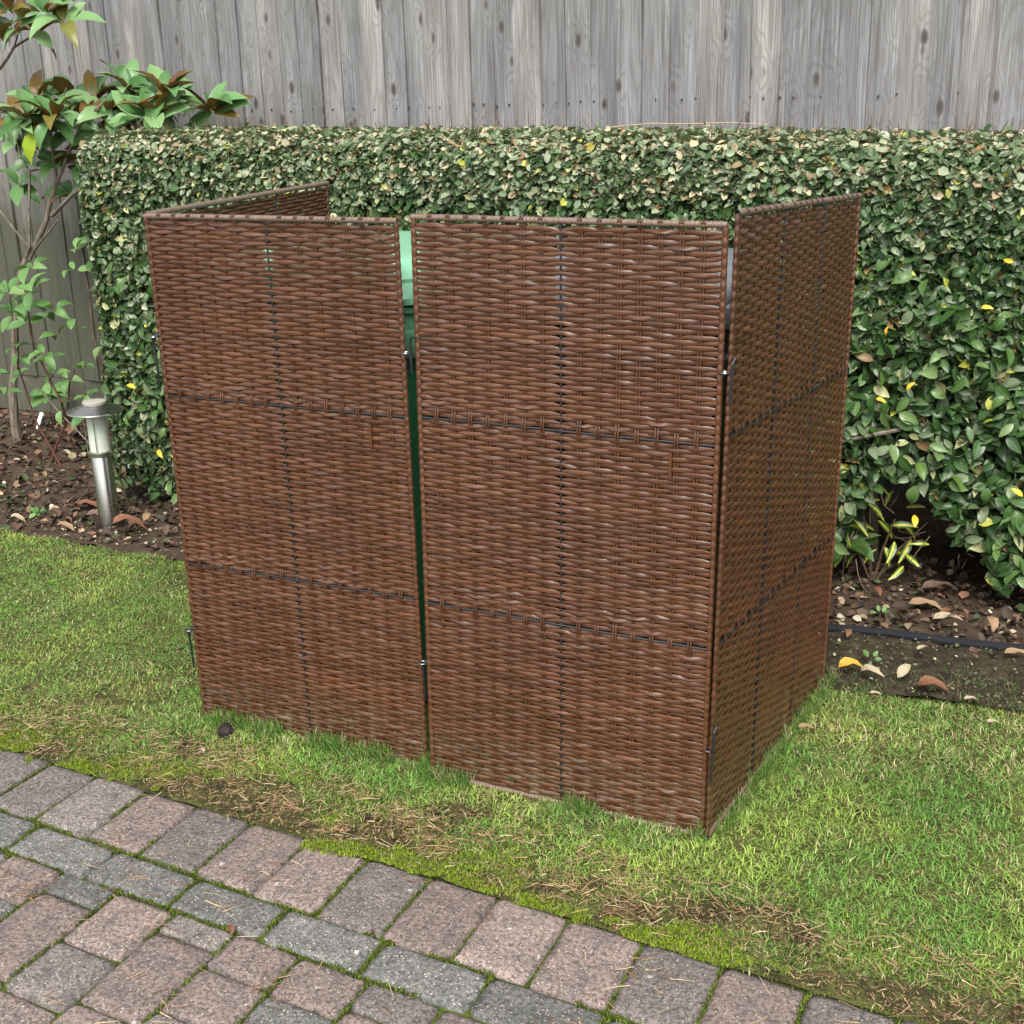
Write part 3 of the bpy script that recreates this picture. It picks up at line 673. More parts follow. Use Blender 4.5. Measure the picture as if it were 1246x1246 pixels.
# leafy sprigs sticking out at the left end of the hedge
LO = (-2.1, 1.42, 0)
spr = empty('leafy_sapling', LO); tag(spr, 'thin sapling with a few bright leaves growing against the left end of the hedge', 'sapling')
branch([(-2.12, 1.42, -.02), (-2.10, 1.40, .3), (-2.13, 1.38, .62), (-2.13, 1.38, .92)], [.005, .004, .003, .002], 'stem', spr, M_TWIG, LO)
branch([(-1.98, 1.30, -.02), (-1.99, 1.27, .12), (-1.93, 1.25, .28)], [.004, .003, .002], 'stem', spr, M_TWIG, LO)
for p, n_, L in [((-2.14, 1.36, .93), 4, .06), ((-2.16, 1.36, .86), 3, .055), ((-2.20, 1.34, .64), 2, .065), ((-2.17, 1.34, .33), 3, .07), ((-2.10, 1.32, .32), 2, .06)]:
    rosette(p, n_, L, sh_meshes, spr, LO, .2)
# tiny weeds
wd = np_mesh('leaf', *leaf_big(.6, .1, .1)[:2], M_SHRUB, uv=leaf_big(.6, .1, .1)[2])
for (p, n_, L, lab) in [((-2.20, 1.06, .015), 6, .03, 'small green weed in the bed left of the garden light'), ((-3.24, 2.2, .12), 14, .09, 'feathery fern at the foot of the fence on the far left'),
                        ((.77, 1.22, .015), 5, .022, 'tiny weed in the bare soil under the hedge'), ((.80, .88, .03), 5, .02, 'bright clover sprig between the black edging and the lawn'), ((.62, 1.47, .12), 11, .10, 'dark ivy clump behind the screen at the hedge foot')]:
    e = empty('weed', (p[0], p[1], 0)); tag(e, lab, 'weed')
    m = MB(); m.tube([(0, 0, -.01), (0, 0, p[2])], .0015, 5); m.build('stem', M_TWIG, e)
    rosette(p, n_, L, [wd] if L < .05 else (big_meshes if 'ivy' in lab else sh_meshes), e, (p[0], p[1], 0), .5)

# ------------------------------------------------------------------ woven screen
PH = 1.197; NR = 130; PITCH = PH / NR
def pan_z(i):        # height of weft row i, with a gap left for the two cross rods
    z = 0.006 + (PH - .014) * (i + .5) / NR
    return z
ROD_ROWS = (43, 87)
def weft_path(ncol, W, i, sides_rods, edge=True):
    """one weft strand: returns vertex rows (m,6,3) in panel space (x along, y depth, z up)"""
    SEG = 6; cw = W / ncol; m = ncol * SEG + 1
    x = np.linspace(0, W, m); u = x / cw
    ph = 1 if i % 2 == 0 else -1
    env = np.cos(np.pi * u) * ph                        # +1 in front of a warp, -1 behind
    amp_k = 1 + 0.18 * np.interp(u, np.arange(ncol + 1), rng.normal(0, 1, ncol + 1))
    y = -(0.0019 if ncol < 20 else .0015) * np.sign(env) * np.abs(env) ** .75 * amp_k + .0003
    crest = smooth01(env, -.3, .75)
    width = (0.0088 if ncol < 20 else 0.0091) + 0.0010 * smooth01(env, -.6, .9)
    z = pan_z(i) + 0.0011 * (vnoise(np.stack([u * .8, np.full(m, i * .13), np.full(m, 3.1)], 1)) - .5) * 2 + rng.normal(0, .00018)
    z = z + 0.0022 * (fbm(x * 3, np.full(m, i * .03), 5.5, 2) - .5)
    pair = 1 if i % 2 == 0 else -1
    for xr, a, wd_ in [(0, .0025, .010), (W, .0025, .010)] + [(r, .0024 if ncol < 20 else .0026, .010) for r in sides_rods]:
        z = z + pair * a * np.exp(-((x - xr) / wd_) ** 2)
    for rr in ROD_ROWS:                                 # rows part a little round the cross rods
        dd = i + .5 - (rr + 1)
        if abs(dd) < 3: z = z + np.sign(dd) * 0.0026 * (1 - (abs(dd) - .5) / 3)
    width = width * (1 - .22 * np.exp(-(x / .010) ** 2) - .22 * np.exp(-((x - W) / .010) ** 2))
    for r in sides_rods: width = width * (1 - (.22 if ncol < 20 else .30) * np.exp(-((x - r) / .010) ** 2))
    tw = np.interp(u, np.arange(0, ncol + .5, .5), rng.normal(0, .13, len(np.arange(0, ncol + .5, .5)))) * 1.0
    for _ in range(rng.integers(0, 4)):                 # slack floats that tip up and catch the light
        k0 = rng.integers(0, ncol); lift = np.exp(-((u - k0 - rng.uniform(-.2, .2)) / .45) ** 2) * rng.uniform(.2, .6)
        if vnoise(np.array([k0 * .6, i * .045, 9.0])) > .42: tw = tw + lift; y = y - .0008 * lift
    near_rod = any(rr < i <= rr + 6 for rr in ROD_ROWS) or i > NR - 5
    if near_rod:
        for k0 in range(ncol):
            if rng.random() < .28 and vnoise(np.array([k0 * .9, i * .02, 4.0])) > .4: tw = tw + rng.uniform(.4, .8) * np.exp(-((u - k0) / .4) ** 2)
    prof = [(-.5, .0002), (-.40, -.0006), (.0, -.00085), (.40, -.0006), (.5, .0002), (0, .0007)]
    rows = []
    for a, b in prof:
        zz = a * width; yy = b * np.ones(m)
        rows.append(np.stack([x, y + yy + np.sin(tw) * zz, z + np.cos(tw) * zz], 1))
    V = np.stack(rows, 1)
    # wrap round the two edge rods
    for end, s in ((0, -1), (-1, 1)):
        c = V[end].copy(); y0 = y[end]; e1 = c.copy(); e1[:, 0] += s * .0042; e1[:, 1] = c[:, 1] * .75; e2 = c.copy(); e2[:, 0] += s * .0058; e2[:, 1] = (c[:, 1] - y0) * .6
        V = np.concatenate([e2[None], e1[None], V]) if end == 0 else np.concatenate([V, e1[None], e2[None]])
    return V
def strand_mesh(Vs):
    vs, fs = [], []; n = 0
    for V in Vs:
        m, k, _ = V.shape; i = (np.arange(m - 1)[:, None] * k + np.arange(k)[None]).ravel(); j = (np.arange(m - 1)[:, None] * k + (np.arange(k)[None] + 1) % k).ravel()
        fs.append(np.stack([i, i + k, j + k, j], 1) + n); vs.append(V.reshape(-1, 3)); n += m * k
    return np.concatenate(vs), np.concatenate(fs)
def warp_mesh(x, k, top_loop=True):
    """double flat strand at x, going over the cross rods and round the top binding"""
    Vs = []
    for s in (-1, 1):
        zs = np.arange(NR + 1) * PITCH; ii = np.arange(NR + 1); yb = np.zeros(NR + 1)
        for q in range(NR + 1):
            i = min(q, NR - 1); yb[q] = -0.0002 + 0.0014 * ((1 if i % 2 == 0 else -1) * (1 if k % 2 == 0 else -1))
        for rr in ROD_ROWS: yb[rr + 1] = -.0052; yb[rr] = -.0024; yb[rr + 2] = -.0024
        zs = np.concatenate([zs, [PH + .003, PH + .0075, PH + .0095]]); yb = np.concatenate([yb, [-.0065, -.0055, 0]])
        xc = x + s * .0027 + .0006 * np.sin(zs * 9 + k) ; w = .0023
        prof = [(-w, 0), (-w * .5, -.0007), (w * .5, -.0007), (w, 0), (0, .0004)]
        Vs.append(np.stack([np.stack([xc + a, yb + b, zs], 1) for a, b in prof], 1))
    return strand_mesh(Vs)
def rod(p, q, r=.003, n=8):
    m = MB(); m.tube([p, q], r, n); return m
def wrap_tube(L, r0=.0052):
    n = int(L / .0016); k = 10; xs = np.linspace(-.004, L + .004, n); a = np.linspace(0, 2 * np.pi, k, endpoint=False)
    X, A = np.meshgrid(xs, a, indexing='ij')
    phs = (X / .0078 + A / (2 * np.pi)) % 1.0
    rr = r0 + .0011 * np.sin(np.pi * phs) ** .5 + .0005 * (fbm(X * 60, A * 0, 4, 2) - .5)
    V = np.stack([X, rr * np.cos(A), rr * np.sin(A)], -1).reshape(-1, 3)
    i = (np.arange(n - 1)[:, None] * k + np.arange(k)[None]).ravel(); j = (np.arange(n - 1)[:, None] * k + (np.arange(k)[None] + 1) % k).ravel()
    return V, np.stack([i, i + k, j + k, j], 1)

screen = empty('folding_screen', (0, 0.02, 0))
tag(screen, 'four panel brown woven plastic rattan screen standing on the lawn round two bins', 'screen')
SCO = Vector((0, .02, 0))
def panel(BL, BR, TL, W, ncol, rods, individual, label):
    BL, BR, TL = Vector(BL), Vector(BR), Vector(TL)
    e = (BR - BL).normalized(); v = (TL - BL); v = (v - e * v.dot(e)).normalized(); nrm = e.cross(v)       # outward
    M4 = Matrix(((e.x, -nrm.x, v.x, 0), (e.y, -nrm.y, v.y, 0), (e.z, -nrm.z, v.z, 0), (0, 0, 0, 1)))
    fr = MB()
    for p, q in (((0, 0, 0), (0, 0, PH)), ((W, 0, 0), (W, 0, PH)), ((0, 0, 0), (W, 0, 0)), ((0, 0, PH), (W, 0, PH))): fr.tube([p, q], .0032, 8)
    o = fr.build('panel', M_IRON, screen); o['label'] = label
    o.matrix_local = Matrix.Translation(BL - SCO) @ M4
    cw = W / ncol
    for z in ROD_ROWS: 
        zz = pan_z(z) + PITCH / 2 + .0002; m = MB(); m.tube([(0, -.0016, zz - .001), (W * .3, -.0022, zz + .001), (W * .6, -.0016, zz - .0005), (W, -.0018, zz + .0008)], .0023, 8); m.build('cross_rod', M_IRON, o)
    for r in rods:
        m = rod((r, .0003, 0), (r, .0003, PH), .0024); m.build('upright_rod', M_IRON, o)
        for z in ROD_ROWS: 
            w = MB(); w.torus((r, -.001, pan_z(z) + PITCH / 2), .0038, .0017, Matrix.Rotation(math.radians(90), 3, 'X'), 10, 5); w.build('weld', M_IRON, o)
    strands = [weft_path(ncol, W, i, rods) for i in range(NR)]
    if individual:
        for V in strands:
            a, b = strand_mesh([V]); link('weft_strand', np_mesh('weft_strand', a, b, M_WEFT), o)
    else:
        a, b = strand_mesh(strands); tag(link('woven_strands', np_mesh('woven_strands', a, b, M_WEFT_JOINED), o), kind='stuff')
    for k in range(1, ncol):
        if any(abs(k * cw - r) < .004 for r in rods): continue
        a, b = warp_mesh(k * cw, k); link('warp_strand', np_mesh('warp_strand', a, b, M_WARP), o)
    nz = NR * 5; kk = 9; zz = np.linspace(0, PH, nz); an = np.linspace(0, 2 * np.pi, kk, endpoint=False); Zg, Ag = np.meshgrid(zz, an, indexing='ij')
    for xe in (0, W):
        rr = .0046 + .0016 * np.abs(np.sin(np.pi * (Zg / (2 * PITCH)))) + .0006 * (fbm(Zg * 150, Ag * 0, 3 + xe, 2) - .5)
        Ve = np.stack([xe + rr * np.cos(Ag), rr * np.sin(Ag) * .8, Zg], -1).reshape(-1, 3)
        i = (np.arange(nz - 1)[:, None] * kk + np.arange(kk)[None]).ravel(); j = (np.arange(nz - 1)[:, None] * kk + (np.arange(kk)[None] + 1) % kk).ravel()
        link('edge_binding', np_mesh('edge_binding', Ve, np.stack([i, i + kk, j + kk, j], 1), M_WEFT), o)
    a, b = wrap_tube(W); link('top_binding', np_mesh('top_binding', a, b, M_BIND), o, (0, 0, PH + .002))
    link('bottom_binding', np_mesh('bottom_binding', a, b, M_BIND), o, (0, 0, .001))
    # loose glossy rattan end
    if individual:
        m = MB(); zc = PH * .655; m.box((W * .86, -.0052, zc - .022), (.006, .0014, .052)); m.build('strand_end', M_WARP, o, smooth=False)
    return o
W1, W2 = .614, .796
p1 = panel((-.6430, .0385, -.008), (-.0290, .0395, -.010), (-.6385, .0270, 1.19), W1, 16, [W1 / 2], True, 'left front panel of the screen')
p2 = panel((.0083, .0040, -.001), (.6223, .0004, -.006), (.0188, .0202, 1.198), W1, 16, [W1 / 2], True, 'right front panel of the screen')
p3 = panel((.6400, -.0251, .0146), (.7034, .7694, -.0153), (.6520, .0190, 1.2137), W2, 21, [W2 / 3, 2 * W2 / 3], False, 'right side panel folded back towards the hedge')
p0 = panel((-.7026, .8392, .0074), (-.6432, .0439, -.0053), (-.6976, .8204, 1.2072), W2, 21, [W2 / 3, 2 * W2 / 3], False, 'left side panel seen from inside above the front one')
def pin(parent, x, z, s, L=.075, hook=.012):
    """hook shaped pin fixed to one panel, dropping through a ring on the next; x,z in panel space"""
    m = MB(); m.tube([(x - s * .004, -.001, z + .012), (x + s * hook * .55, -.009, z + .016), (x + s * hook, -.009, z + .006), (x + s * hook, -.008, z - .02), (x + s * hook, -.006, z - L)], [.0026, .0026, .0028, .0028, .0024], 8)
    m.build('hinge_pin', M_IRON, parent)
def eye(parent, x, z, s):
    m = MB(); m.torus((x + s * .011, -.008, z), .0085, .0017, None, 16, 6); m.tube([(x - s * .002, 0, z), (x + s * .004, -.004, z)], .0018, 6); m.build('hinge_ring', M_RING, parent)
M_RING = simple('worn_steel_ring', (0.20, 0.20, 0.22), 0.3, 0.9)
pin(p2, 0, .955, -1, .06); eye(p1, W1, .943, 1)
pin(p1, W1, .245, 1, .075); eye(p2, 0, .268, -1)
pin(p3, 0, .935, -1, .065); eye(p2, W1, .945, 1)
pin(p3, 0, .225, -1, .10); eye(p2, W1, .200, 1)
pin(p1, 0, .930, -1, .10); eye(p1, 0, .94, -1)
pin(p1, 0, .225, -1, .09); eye(p1, 0, .235, -1)
del_ = None

# ------------------------------------------------------------------ bins
def rrect(hx, hy, r, n=5):
    pts = []
    for cx, cy, a0 in ((hx - r, hy - r, 0), (-hx + r, hy - r, 90), (-hx + r, -hy + r, 180), (hx - r, -hy + r, 270)):
        for k in range(n + 1):
            a = math.radians(a0 + 90 * k / n); pts.append((cx + r * math.cos(a), cy + r * math.sin(a)))
    return pts
def loft(secs, cap0=True, cap1=True):
    """secs: list of (hx,hy,r,cx,cy,z, tilt)"""
    m = MB(); v = []; n = 24
    for hx, hy, r, cx, cy, z, tl in secs: v += [(cx + x, cy + y, z + tl * y) for x, y in rrect(hx, hy, r)]
    f = [(i * n + k, i * n + (k + 1) % n, (i + 1) * n + (k + 1) % n, (i + 1) * n + k) for i in range(len(secs) - 1) for k in range(n)]
    if cap0: f.append(tuple(range(n))[::-1])
    if cap1: f.append(tuple(range((len(secs) - 1) * n, len(secs) * n)))
    m.add(v, f); return m
def wheelie_bin(cx, cy, body_m, lid_m, rim_m, label, top=1.15):
    e = empty('wheelie_bin', (cx, cy, 0)); tag(e, label, 'wheelie bin', 'bins behind the screen'); k = top / 1.135
    loft([(.20, .22, .05, 0, .03, .06 * k, 0), (.21, .23, .05, 0, .03, .10 * k, 0), (.262, .295, .06, 0, 0, .90 * k, 0), (.266, .30, .06, 0, 0, .935 * k, 0)]).build('body', body_m, e)
    loft([(.280, .318, .06, 0, -.005, .930 * k, 0), (.286, .324, .06, 0, -.005, .945 * k, 0), (.286, .324, .06, 0, -.005, .985 * k, 0), (.279, .316, .06, 0, -.005, .990 * k, 0), (.279, .316, .06, 0, -.005, 1.022 * k, 0), (.286, .324, .06, 0, -.005, 1.028 * k, 0), (.286, .324, .06, 0, -.005, 1.040 * k, 0), (.25, .29, .05, 0, -.005, 1.040 * k, 0)], True, True).build('rim', rim_m, e)
    loft([(.292, .335, .07, 0, -.008, 1.046 * k, 0), (.293, .338, .07, 0, -.010, 1.060 * k, 0), (.287, .330, .07, 0, -.008, 1.086 * k, 0), (.280, .322, .07, 0, -.006, 1.090 * k, 0), (.281, .323, .07, 0, -.006, 1.098 * k, 0), (.278, .318, .08, 0, 0, 1.116 * k, 0), (.262, .300, .09, 0, 0, 1.130 * k, 0), (.20, .22, .09, 0, .0, 1.135 * k, 0)]).build('lid', lid_m, e)
    m = MB(); m.tube([(-.24, .35, 1.02 * k), (-.22, .40, 1.03 * k), (.22, .40, 1.03 * k), (.24, .35, 1.02 * k)], .014, 8); m.build('handle', body_m, e)
    for s in (-1, 1):
        m = MB(); m.lathe([(.03, -.025), (.098, -.025), (.102, -.015), (.102, .015), (.098, .025), (.03, .025)], 20)
        R = Matrix.Rotation(math.radians(90), 3, 'Y'); m.v = [tuple(R @ Vector(p) + Vector((s * .235, .27, .10))) for p in m.v]
        m.build('wheel', M_RUB, e)
    m = MB(); m.tube([(-.25, .27, .10), (.25, .27, .10)], .01, 8); m.build('axle', M_IRON, e)
    m = MB(); m.box((.06, -.322, .975 * k), (.20, .004, .018)); m.build('rim_strip', body_m, e, smooth=False)
    return e
def mat_plastic(name, c, rough=.33):
    t = NT(name); n = t.noise(t.coord(), 400, 2); n2 = t.noise(t.coord(), 6, 4)
    return t.set(Base_Color=t.mix(t.ramp(n2, [(.4, 0.0), (.8, .25)]), c, tuple(min(1, x * 1.6 + .02) for x in c)), Roughness=rough, Normal=t.bump(n, .25, .0006))
M_RUB = simple('rubber', (.02, .02, .02), .8)
M_BINGB = mat_plastic('green_bin_plastic', (.020, .125, .050)); M_BINGL = mat_plastic('green_lid_plastic_skylit', (.17, .40, .25), .3)  # lid green paled so its colour carries the sky's reflection
M_BINKB = mat_plastic('dark_bin_plastic', (.016, .018, .022)); M_BINKL = mat_plastic('dark_lid_plastic_skylit', (.14, .16, .18), .28)  # grey of the dark lid is sky reflection put into its colour
gb = wheelie_bin(-.315, .425, M_BINGB, M_BINGL, mat_plastic('green_rim_plastic_lit', (.075, .22, .12), .35), 'green wheelie bin behind the gap between the two front panels', 1.100)  # rim green painted lighter than the body, as a ledge catching light
kb = wheelie_bin(.315, .455, M_BINKB, M_BINKL, mat_plastic('grey_rim_plastic', (.05, .055, .06), .35), 'dark grey wheelie bin behind the gap at the right corner of the screen', 1.072)

# ------------------------------------------------------------------ garden light
lamp = empty('garden_light', (-1.883, 1.085, 0)); tag(lamp, 'short stainless steel bollard light with frosted glass and flat hat in the left bed', 'light')
def mat_steel():
    t = NT('brushed_steel'); n = t.noise(t.mapping(t.coord(), (4, 4, 500)), 1, 3)
    return t.set(Base_Color=(.46, .45, .43), Metallic=1.0, Roughness=t.ramp(n, [(.3, .20), (.7, .34)]), Normal=t.bump(n, .03, .0002))
M_STEEL = mat_steel()
M_FROST = simple('frosted_glass', (.50, .54, .47), .3)
m = MB(); m.lathe([(.0365, -.06), (.0365, .262), (.034, .266)], 40); m.build('pole', M_STEEL, lamp)
m = MB(); m.lathe([(.038, .262), (.0455, .264), (.0455, .278), (.041, .280), (.034, .281)], 40); m.build('collar', M_STEEL, lamp)
m = MB(); m.lathe([(.0345, .278), (.0345, .425)], 32); m.build('frosted_glass', M_FROST, lamp)
for k in range(5):
    a = math.radians(72 * k - 63); x_, y_ = .0425 * math.cos(a), .0425 * math.sin(a); m = MB(); m.tube([(x_, y_, .27), (x_, y_, .43)], .0016, 6); m.build('cage_wire', M_STEEL, lamp)
m = MB(); m.lathe([(.030, .424), (.096, .420), (.097, .422), (.096, .4245), (.046, .444), (.040, .447), (.030, .448)], 48); m.build('hat', M_STEEL, lamp)
m = MB(); m.lathe([(.0385, .444), (.0385, .452), (.0405, .4530), (.0400, .4565), (.030, .4578), (0, .4580)], 32); m.build('top_cap', simple('pale_cap', (.34, .32, .28), .45), lamp)

# ------------------------------------------------------------------ bed edging, tag, cone, stick
M_EDGE = simple('black_edging_plastic', (.014, .015, .019), .85, Specular_IOR_Level=.2)
edging = empty('lawn_edging', (.66, 1.065, 0)); tag(edging, 'low black plastic edging strip in the soil between the hedge and the lawn', 'edging')
m = MB(); pts = [(-.65, -.03), (-.3, -.035), (0, 0), (.24, .022), (.49, .053), (.9, .10), (1.6, .19), (2.6, .30)]
P = np.array(pts); xs = np.linspace(-.65, 2.6, 60); ys = np.interp(xs, P[:, 0], P[:, 1]) + .004 * np.sin(xs * 9)
m.tube([(x, y, .020 + .002 * math.sin(x * 13)) for x, y in zip(xs, ys)], .0125, 8); m.build('edging_strip', M_EDGE, edging)
m = MB(); v = [(x, y + s * .003, z) for x, y in zip(xs, ys) for s, z in ((-1, .02), (-1, -.03), (1, -.03), (1, .02))]; f = [(i * 4 + k, i * 4 + k + 1, i * 4 + k + 5, i * 4 + k + 4) for i in range(59) for k in range(3)]
m.add(v, f); m.build('edging_skirt', M_EDGE, edging, smooth=False)

m = MB(); m.box((0, 0, .05), (.016, .002, .055)); m.add([(-.008, 0, .0225), (.008, 0, .0225), (0, 0, -.015)], [(0, 1, 2)])
pt = m.build('plant_label', simple('white_plastic', (.72, .75, .80), .4), None, smooth=False, loc=(-3.235, 2.09, .0)); pt.rotation_euler = (math.radians(-25), math.radians(18), .5)
tag(pt, 'small blank white plastic plant tag stuck in the soil near the fence', 'plant tag')

m = MB(); prof = [(0, .0), (.010, .001), (.0155, .007), (.016, .014), (.012, .022), (.006, .028), (0, .030)]
m.lathe(prof, 14); 
for i in range(60):
    a = 2.4 * i; z = .004 + .022 * i / 60; r = .016 * math.sin(math.pi * (.2 + .7 * i / 60)) + .002
    R = Matrix.Rotation(a, 3, 'Z'); c = R @ Vector((r, 0, z)); m.box(c, (.005, .006, .0018), M=R @ Matrix.Rotation(-.5, 3, 'Y'))
pc = m.build('pine_cone', simple('cone_brown', (.028, .020, .016), .8), None, smooth=False, loc=(-.538, -.03, .012)); pc.rotation_euler = (math.radians(80), .2, 1.2)
tag(pc, 'small dark pine cone on the grass by the left foot of the screen', 'pine cone')

m = MB(); m.tube([(-.30, 0, -.006), (-.15, .005, .004), (0, 0, .001), (.13, -.006, .003), (.24, .01, -.006)], [.002, .0024, .0022, .002, .0015], 6)
stk = m.build('dry_stick', simple('straw_stick', (.32, .25, .16), .7), None, loc=(-.02, 1.95, 1.318)); tag(stk, 'pale dry stick lying along the back of the hedge top', 'stick')

# ------------------------------------------------------------------ fallen leaves you can tell apart
def bed_z(x, y): return 0.006
def curled_leaf(L, w, curl, mat):
    V, F, UV = leaf_big(w, .25, curl, wav=.05); return np_mesh('fallen_leaf', V, F, mat, uv=UV)
DL = {}
for nm, c in dict(brown=(.20, .085, .045), rust=(.30, .075, .02), tan=(.32, .21, .115), cream=(.44, .36, .24), grey=(.17, .11, .085), yellow=(.62, .36, .05)).items():
    t = NT('fallen_leaf_' + nm); uv = t.node('ShaderNodeSeparateXYZ', {'Vector': t.coord('UV')}); au = t.math('ABSOLUTE', t.math('SUBTRACT', uv.outputs[0], .5))
    n = t.noise(t.coord(), 9, 4, .7); col = t.mix(t.ramp(n, [(.35, 0.0), (.7, .6)]), c, tuple(x * .5 for x in c)); col = t.mix(t.ramp(au, [(0, .5), (.04, 0.0)]), col, tuple(min(1, x * 1.5) for x in c))
    t.set(Base_Color=col, Roughness=.5, Normal=t.bump(n, .4, .02)); DL[nm] = [curled_leaf(1, .42, .25, t.m), curled_leaf(1, .5, .7, t.m)]
def fallen(x, y, s, ang, kind, label, v=0, tilt=(.1, .1), z=.012, group=None):
    o = link('fallen_leaf', DL[kind][v]); o.location = (x, y, z); o.rotation_euler = (tilt[0], tilt[1], ang); s *= .72 if x > -1 else .9; o.scale = (s, s, s)
    tag(o, label, 'leaf', group)
G1 = 'fallen leaves in the left bed'; G2 = 'fallen leaves on the soil under the hedge'
fallen(-1.80, 1.00, .13, -1.0, 'brown', 'large curled red brown leaf on the soil right of the garden light base', 1, (.25, .1), .03, G1)
fallen(-1.74, 1.10, .07, .4, 'tan', 'small tan leaf just behind the big red brown leaf by the garden light', 0, (.3, .2), .03, G1)
fallen(-2.09, 1.26, .09, -.5, 'rust', 'upright orange rust leaf left of the garden light', 1, (.9, .3), .02, G1)
fallen(-2.14, 1.18, .13, -1.4, 'brown', 'long flat brown leaf in front of the rust coloured one', 0, (.12, 0), .015, G1)
fallen(-2.02, 1.10, .14, -1.5, 'grey', 'dull grey brown leaf touching the left side of the garden light base', 0, (.1, .05), .014, G1)
fallen(-1.72, 1.30, .08, .9, 'brown', 'reddish leaf half hidden behind the garden light pole', 0, (.5, .2), .03, G1)
fallen(-2.30, 1.50, .12, -1.2, 'grey', 'dark purplish leaf lying behind the left side of the garden light', 0, (.3, .1), .02, G1)
fallen(-2.35, 1.62, .06, .3, 'tan', 'small buff leaf on the dark soil behind the garden light', 1, (.5, .2), .02, G1)
fallen(-2.52, 1.42, .05, 1.3, 'tan', 'little orange tan leaf alone in the left bed', 1, (.6, .2), .02, G1)
fallen(-2.04, .98, .10, -1.6, 'tan', 'tan leaf at the lawn edge in front of the garden light', 0, (.1, 0), .014, G1)
fallen(-1.98, 1.14, .05, -.9, 'cream', 'cream leaf scrap leaning by the left side of the pole', 0, (.5, .3), .02, G1)
fallen(-2.26, .98, .07, -1.3, 'cream', 'large cream chip of leaf at the far left lawn edge', 1, (.2, .1), .012, G1)
fallen(-2.9, 1.95, .10, .2, 'brown', 'brown leaf near the fence left of the shrub', 1, (.5, .2), .03, G1)
fallen(-2.7, 1.9, .12, 1.2, 'grey', 'dark leaf on the soil behind the young shrub', 0, (.3, .2), .03, G1)
fallen(.91, 1.20, .11, -1.3, 'cream', 'long pale leaf lying against the back of the black edging', 0, (.2, .1), .03, G2)
fallen(.83, 1.31, .13, -1.45, 'tan', 'long greenish tan leaf in the middle of the shaded soil under the hedge', 0, (.1, .1), .02, G2)
fallen(.85, 1.44, .15, -1.1, 'grey', 'dull brown leaf furthest under the hedge', 0, (.1, 0), .02, G2)
fallen(.75, 1.35, .07, .6, 'brown', 'round brown leaf near the tiny weed under the hedge', 0, (.3, .1), .02, G2)
fallen(1.07, 1.18, .08, .5, 'tan', 'tan curled leaf behind the edging near the right edge of the picture', 1, (.7, .1), .03, G2)
fallen(1.00, 1.22, .08, 2.1, 'tan', 'tan leaf standing on edge behind the edging', 1, (.7, .5), .03, G2)
fallen(.93, 1.26, .06, -.6, 'brown', 'small brown leaf behind the long pale leaf', 1, (.5, .1), .02, G2)
fallen(1.105, 1.03, .09, -1.3, 'tan', 'tan leaf on the soil strip in front of the edging at far right', 0, (.1, .1), .035, G2)
fallen(.90, .985, .045, -.7, 'cream', 'small white leaf scrap on the mossy strip before the lawn', 0, (.2, .1), .03, G2)
fallen(.72, 1.00, .06, .4, 'brown', 'crumpled brown leaf beside the right foot of the screen', 1, (.4, .3), .03, G2)
fallen(.735, .80, .09, -1.1, 'yellow', 'yellow leaf on the lawn edge right of the screen', 1, (.3, .2), .03, G2)
fallen(.79, .79, .08, -1.7, 'cream', 'shrivelled cream leaf lying next to the yellow one', 1, (.5, .2), .03, G2)
fallen(.93, .765, .10, -1.4, 'brown', 'dark red brown leaf on the lawn edge at right', 1, (.3, .2), .03, G2)
fallen(.88, .80, .07, -.3, 'cream', 'pale crumpled leaf touching the red brown one', 1, (.8, .4), .03, G2)
fallen(.71, .455, .055, -1.25, 'tan', 'small buff leaf on the grass beside the right side panel', 0, (.1, .1), .03)
fallen(.83, .69, .04, -1.4, 'cream', 'tiny pale leaf on the grass near the soil strip', 0, (.1, .1), .03)
fallen(1.10, .64, .04, -1.1, 'cream', 'tiny pale leaf on the lawn at the right edge', 0, (.1, .1), .03)
fallen(1.04, .74, .045, -1.1, 'cream', 'pale leaf on the lawn edge at far right', 0, (.1, .1), .03)
fallen(-.05, -.64, .045, .8, 'brown', 'brown leaf tip lying on a small dark paver', 0, (.1, .1), .006)
fallen(-.50, -.145, .035, 1.0, 'cream', 'white leaf scrap on the moss left of the screen', 0, (.1, .1), .02)

# ------------------------------------------------------------------ litter nobody could count
def litter(name, N, xr, yr, cols, s0, s1, zb, label, w=.5, tilt=.5, dens=None, flat=True):
    P = np.stack([rng.uniform(*xr, N), rng.uniform(*yr, N), np.full(N, 0.)], 1)
    if dens is not None: P = P[rng.random(N) < dens(P[:, 0], P[:, 1])]
    N = len(P); P[:, 2] = zb(P[:, 0], P[:, 1]) + rng.uniform(.001, .012, N)
    n = np.array([0, 0, 1.]) + rng.normal(0, tilt, (N, 3)); V, F, C_, UV = scatter(leaf_small(), P, frames(n, rng.normal(0, 1, (N, 3))), np.stack([(s := rng.uniform(s0, s1, N)) * rng.uniform(.6, 1.3, N), s, s * 1.5], 1), pick_cols(N, cols, .2))
    tag(link(name, np_mesh(name, V, F, M_CHIP, cols=C_, uv=UV)), label, 'leaf litter', kind='stuff')
bz = lambda X, Y: 0.035 * (fbm(X * 5, Y * 5, 5) - .5) + 0.022 * (fbm(X * 34, Y * 34, 9, 3) - .5) - .002
DK = [(8, (.040, .026, .017)), (5, (.075, .046, .028)), (3, (.12, .07, .04)), (2, (.16, .08, .05)), (1.2, (.28, .21, .13)), (.6, (.45, .40, .29)), (1.5, (.05, .08, .025))]
PALE = [(3, (.40, .35, .26)), (3, (.30, .24, .16)), (3, (.20, .14, .09)), (.6, (.55, .52, .44))]
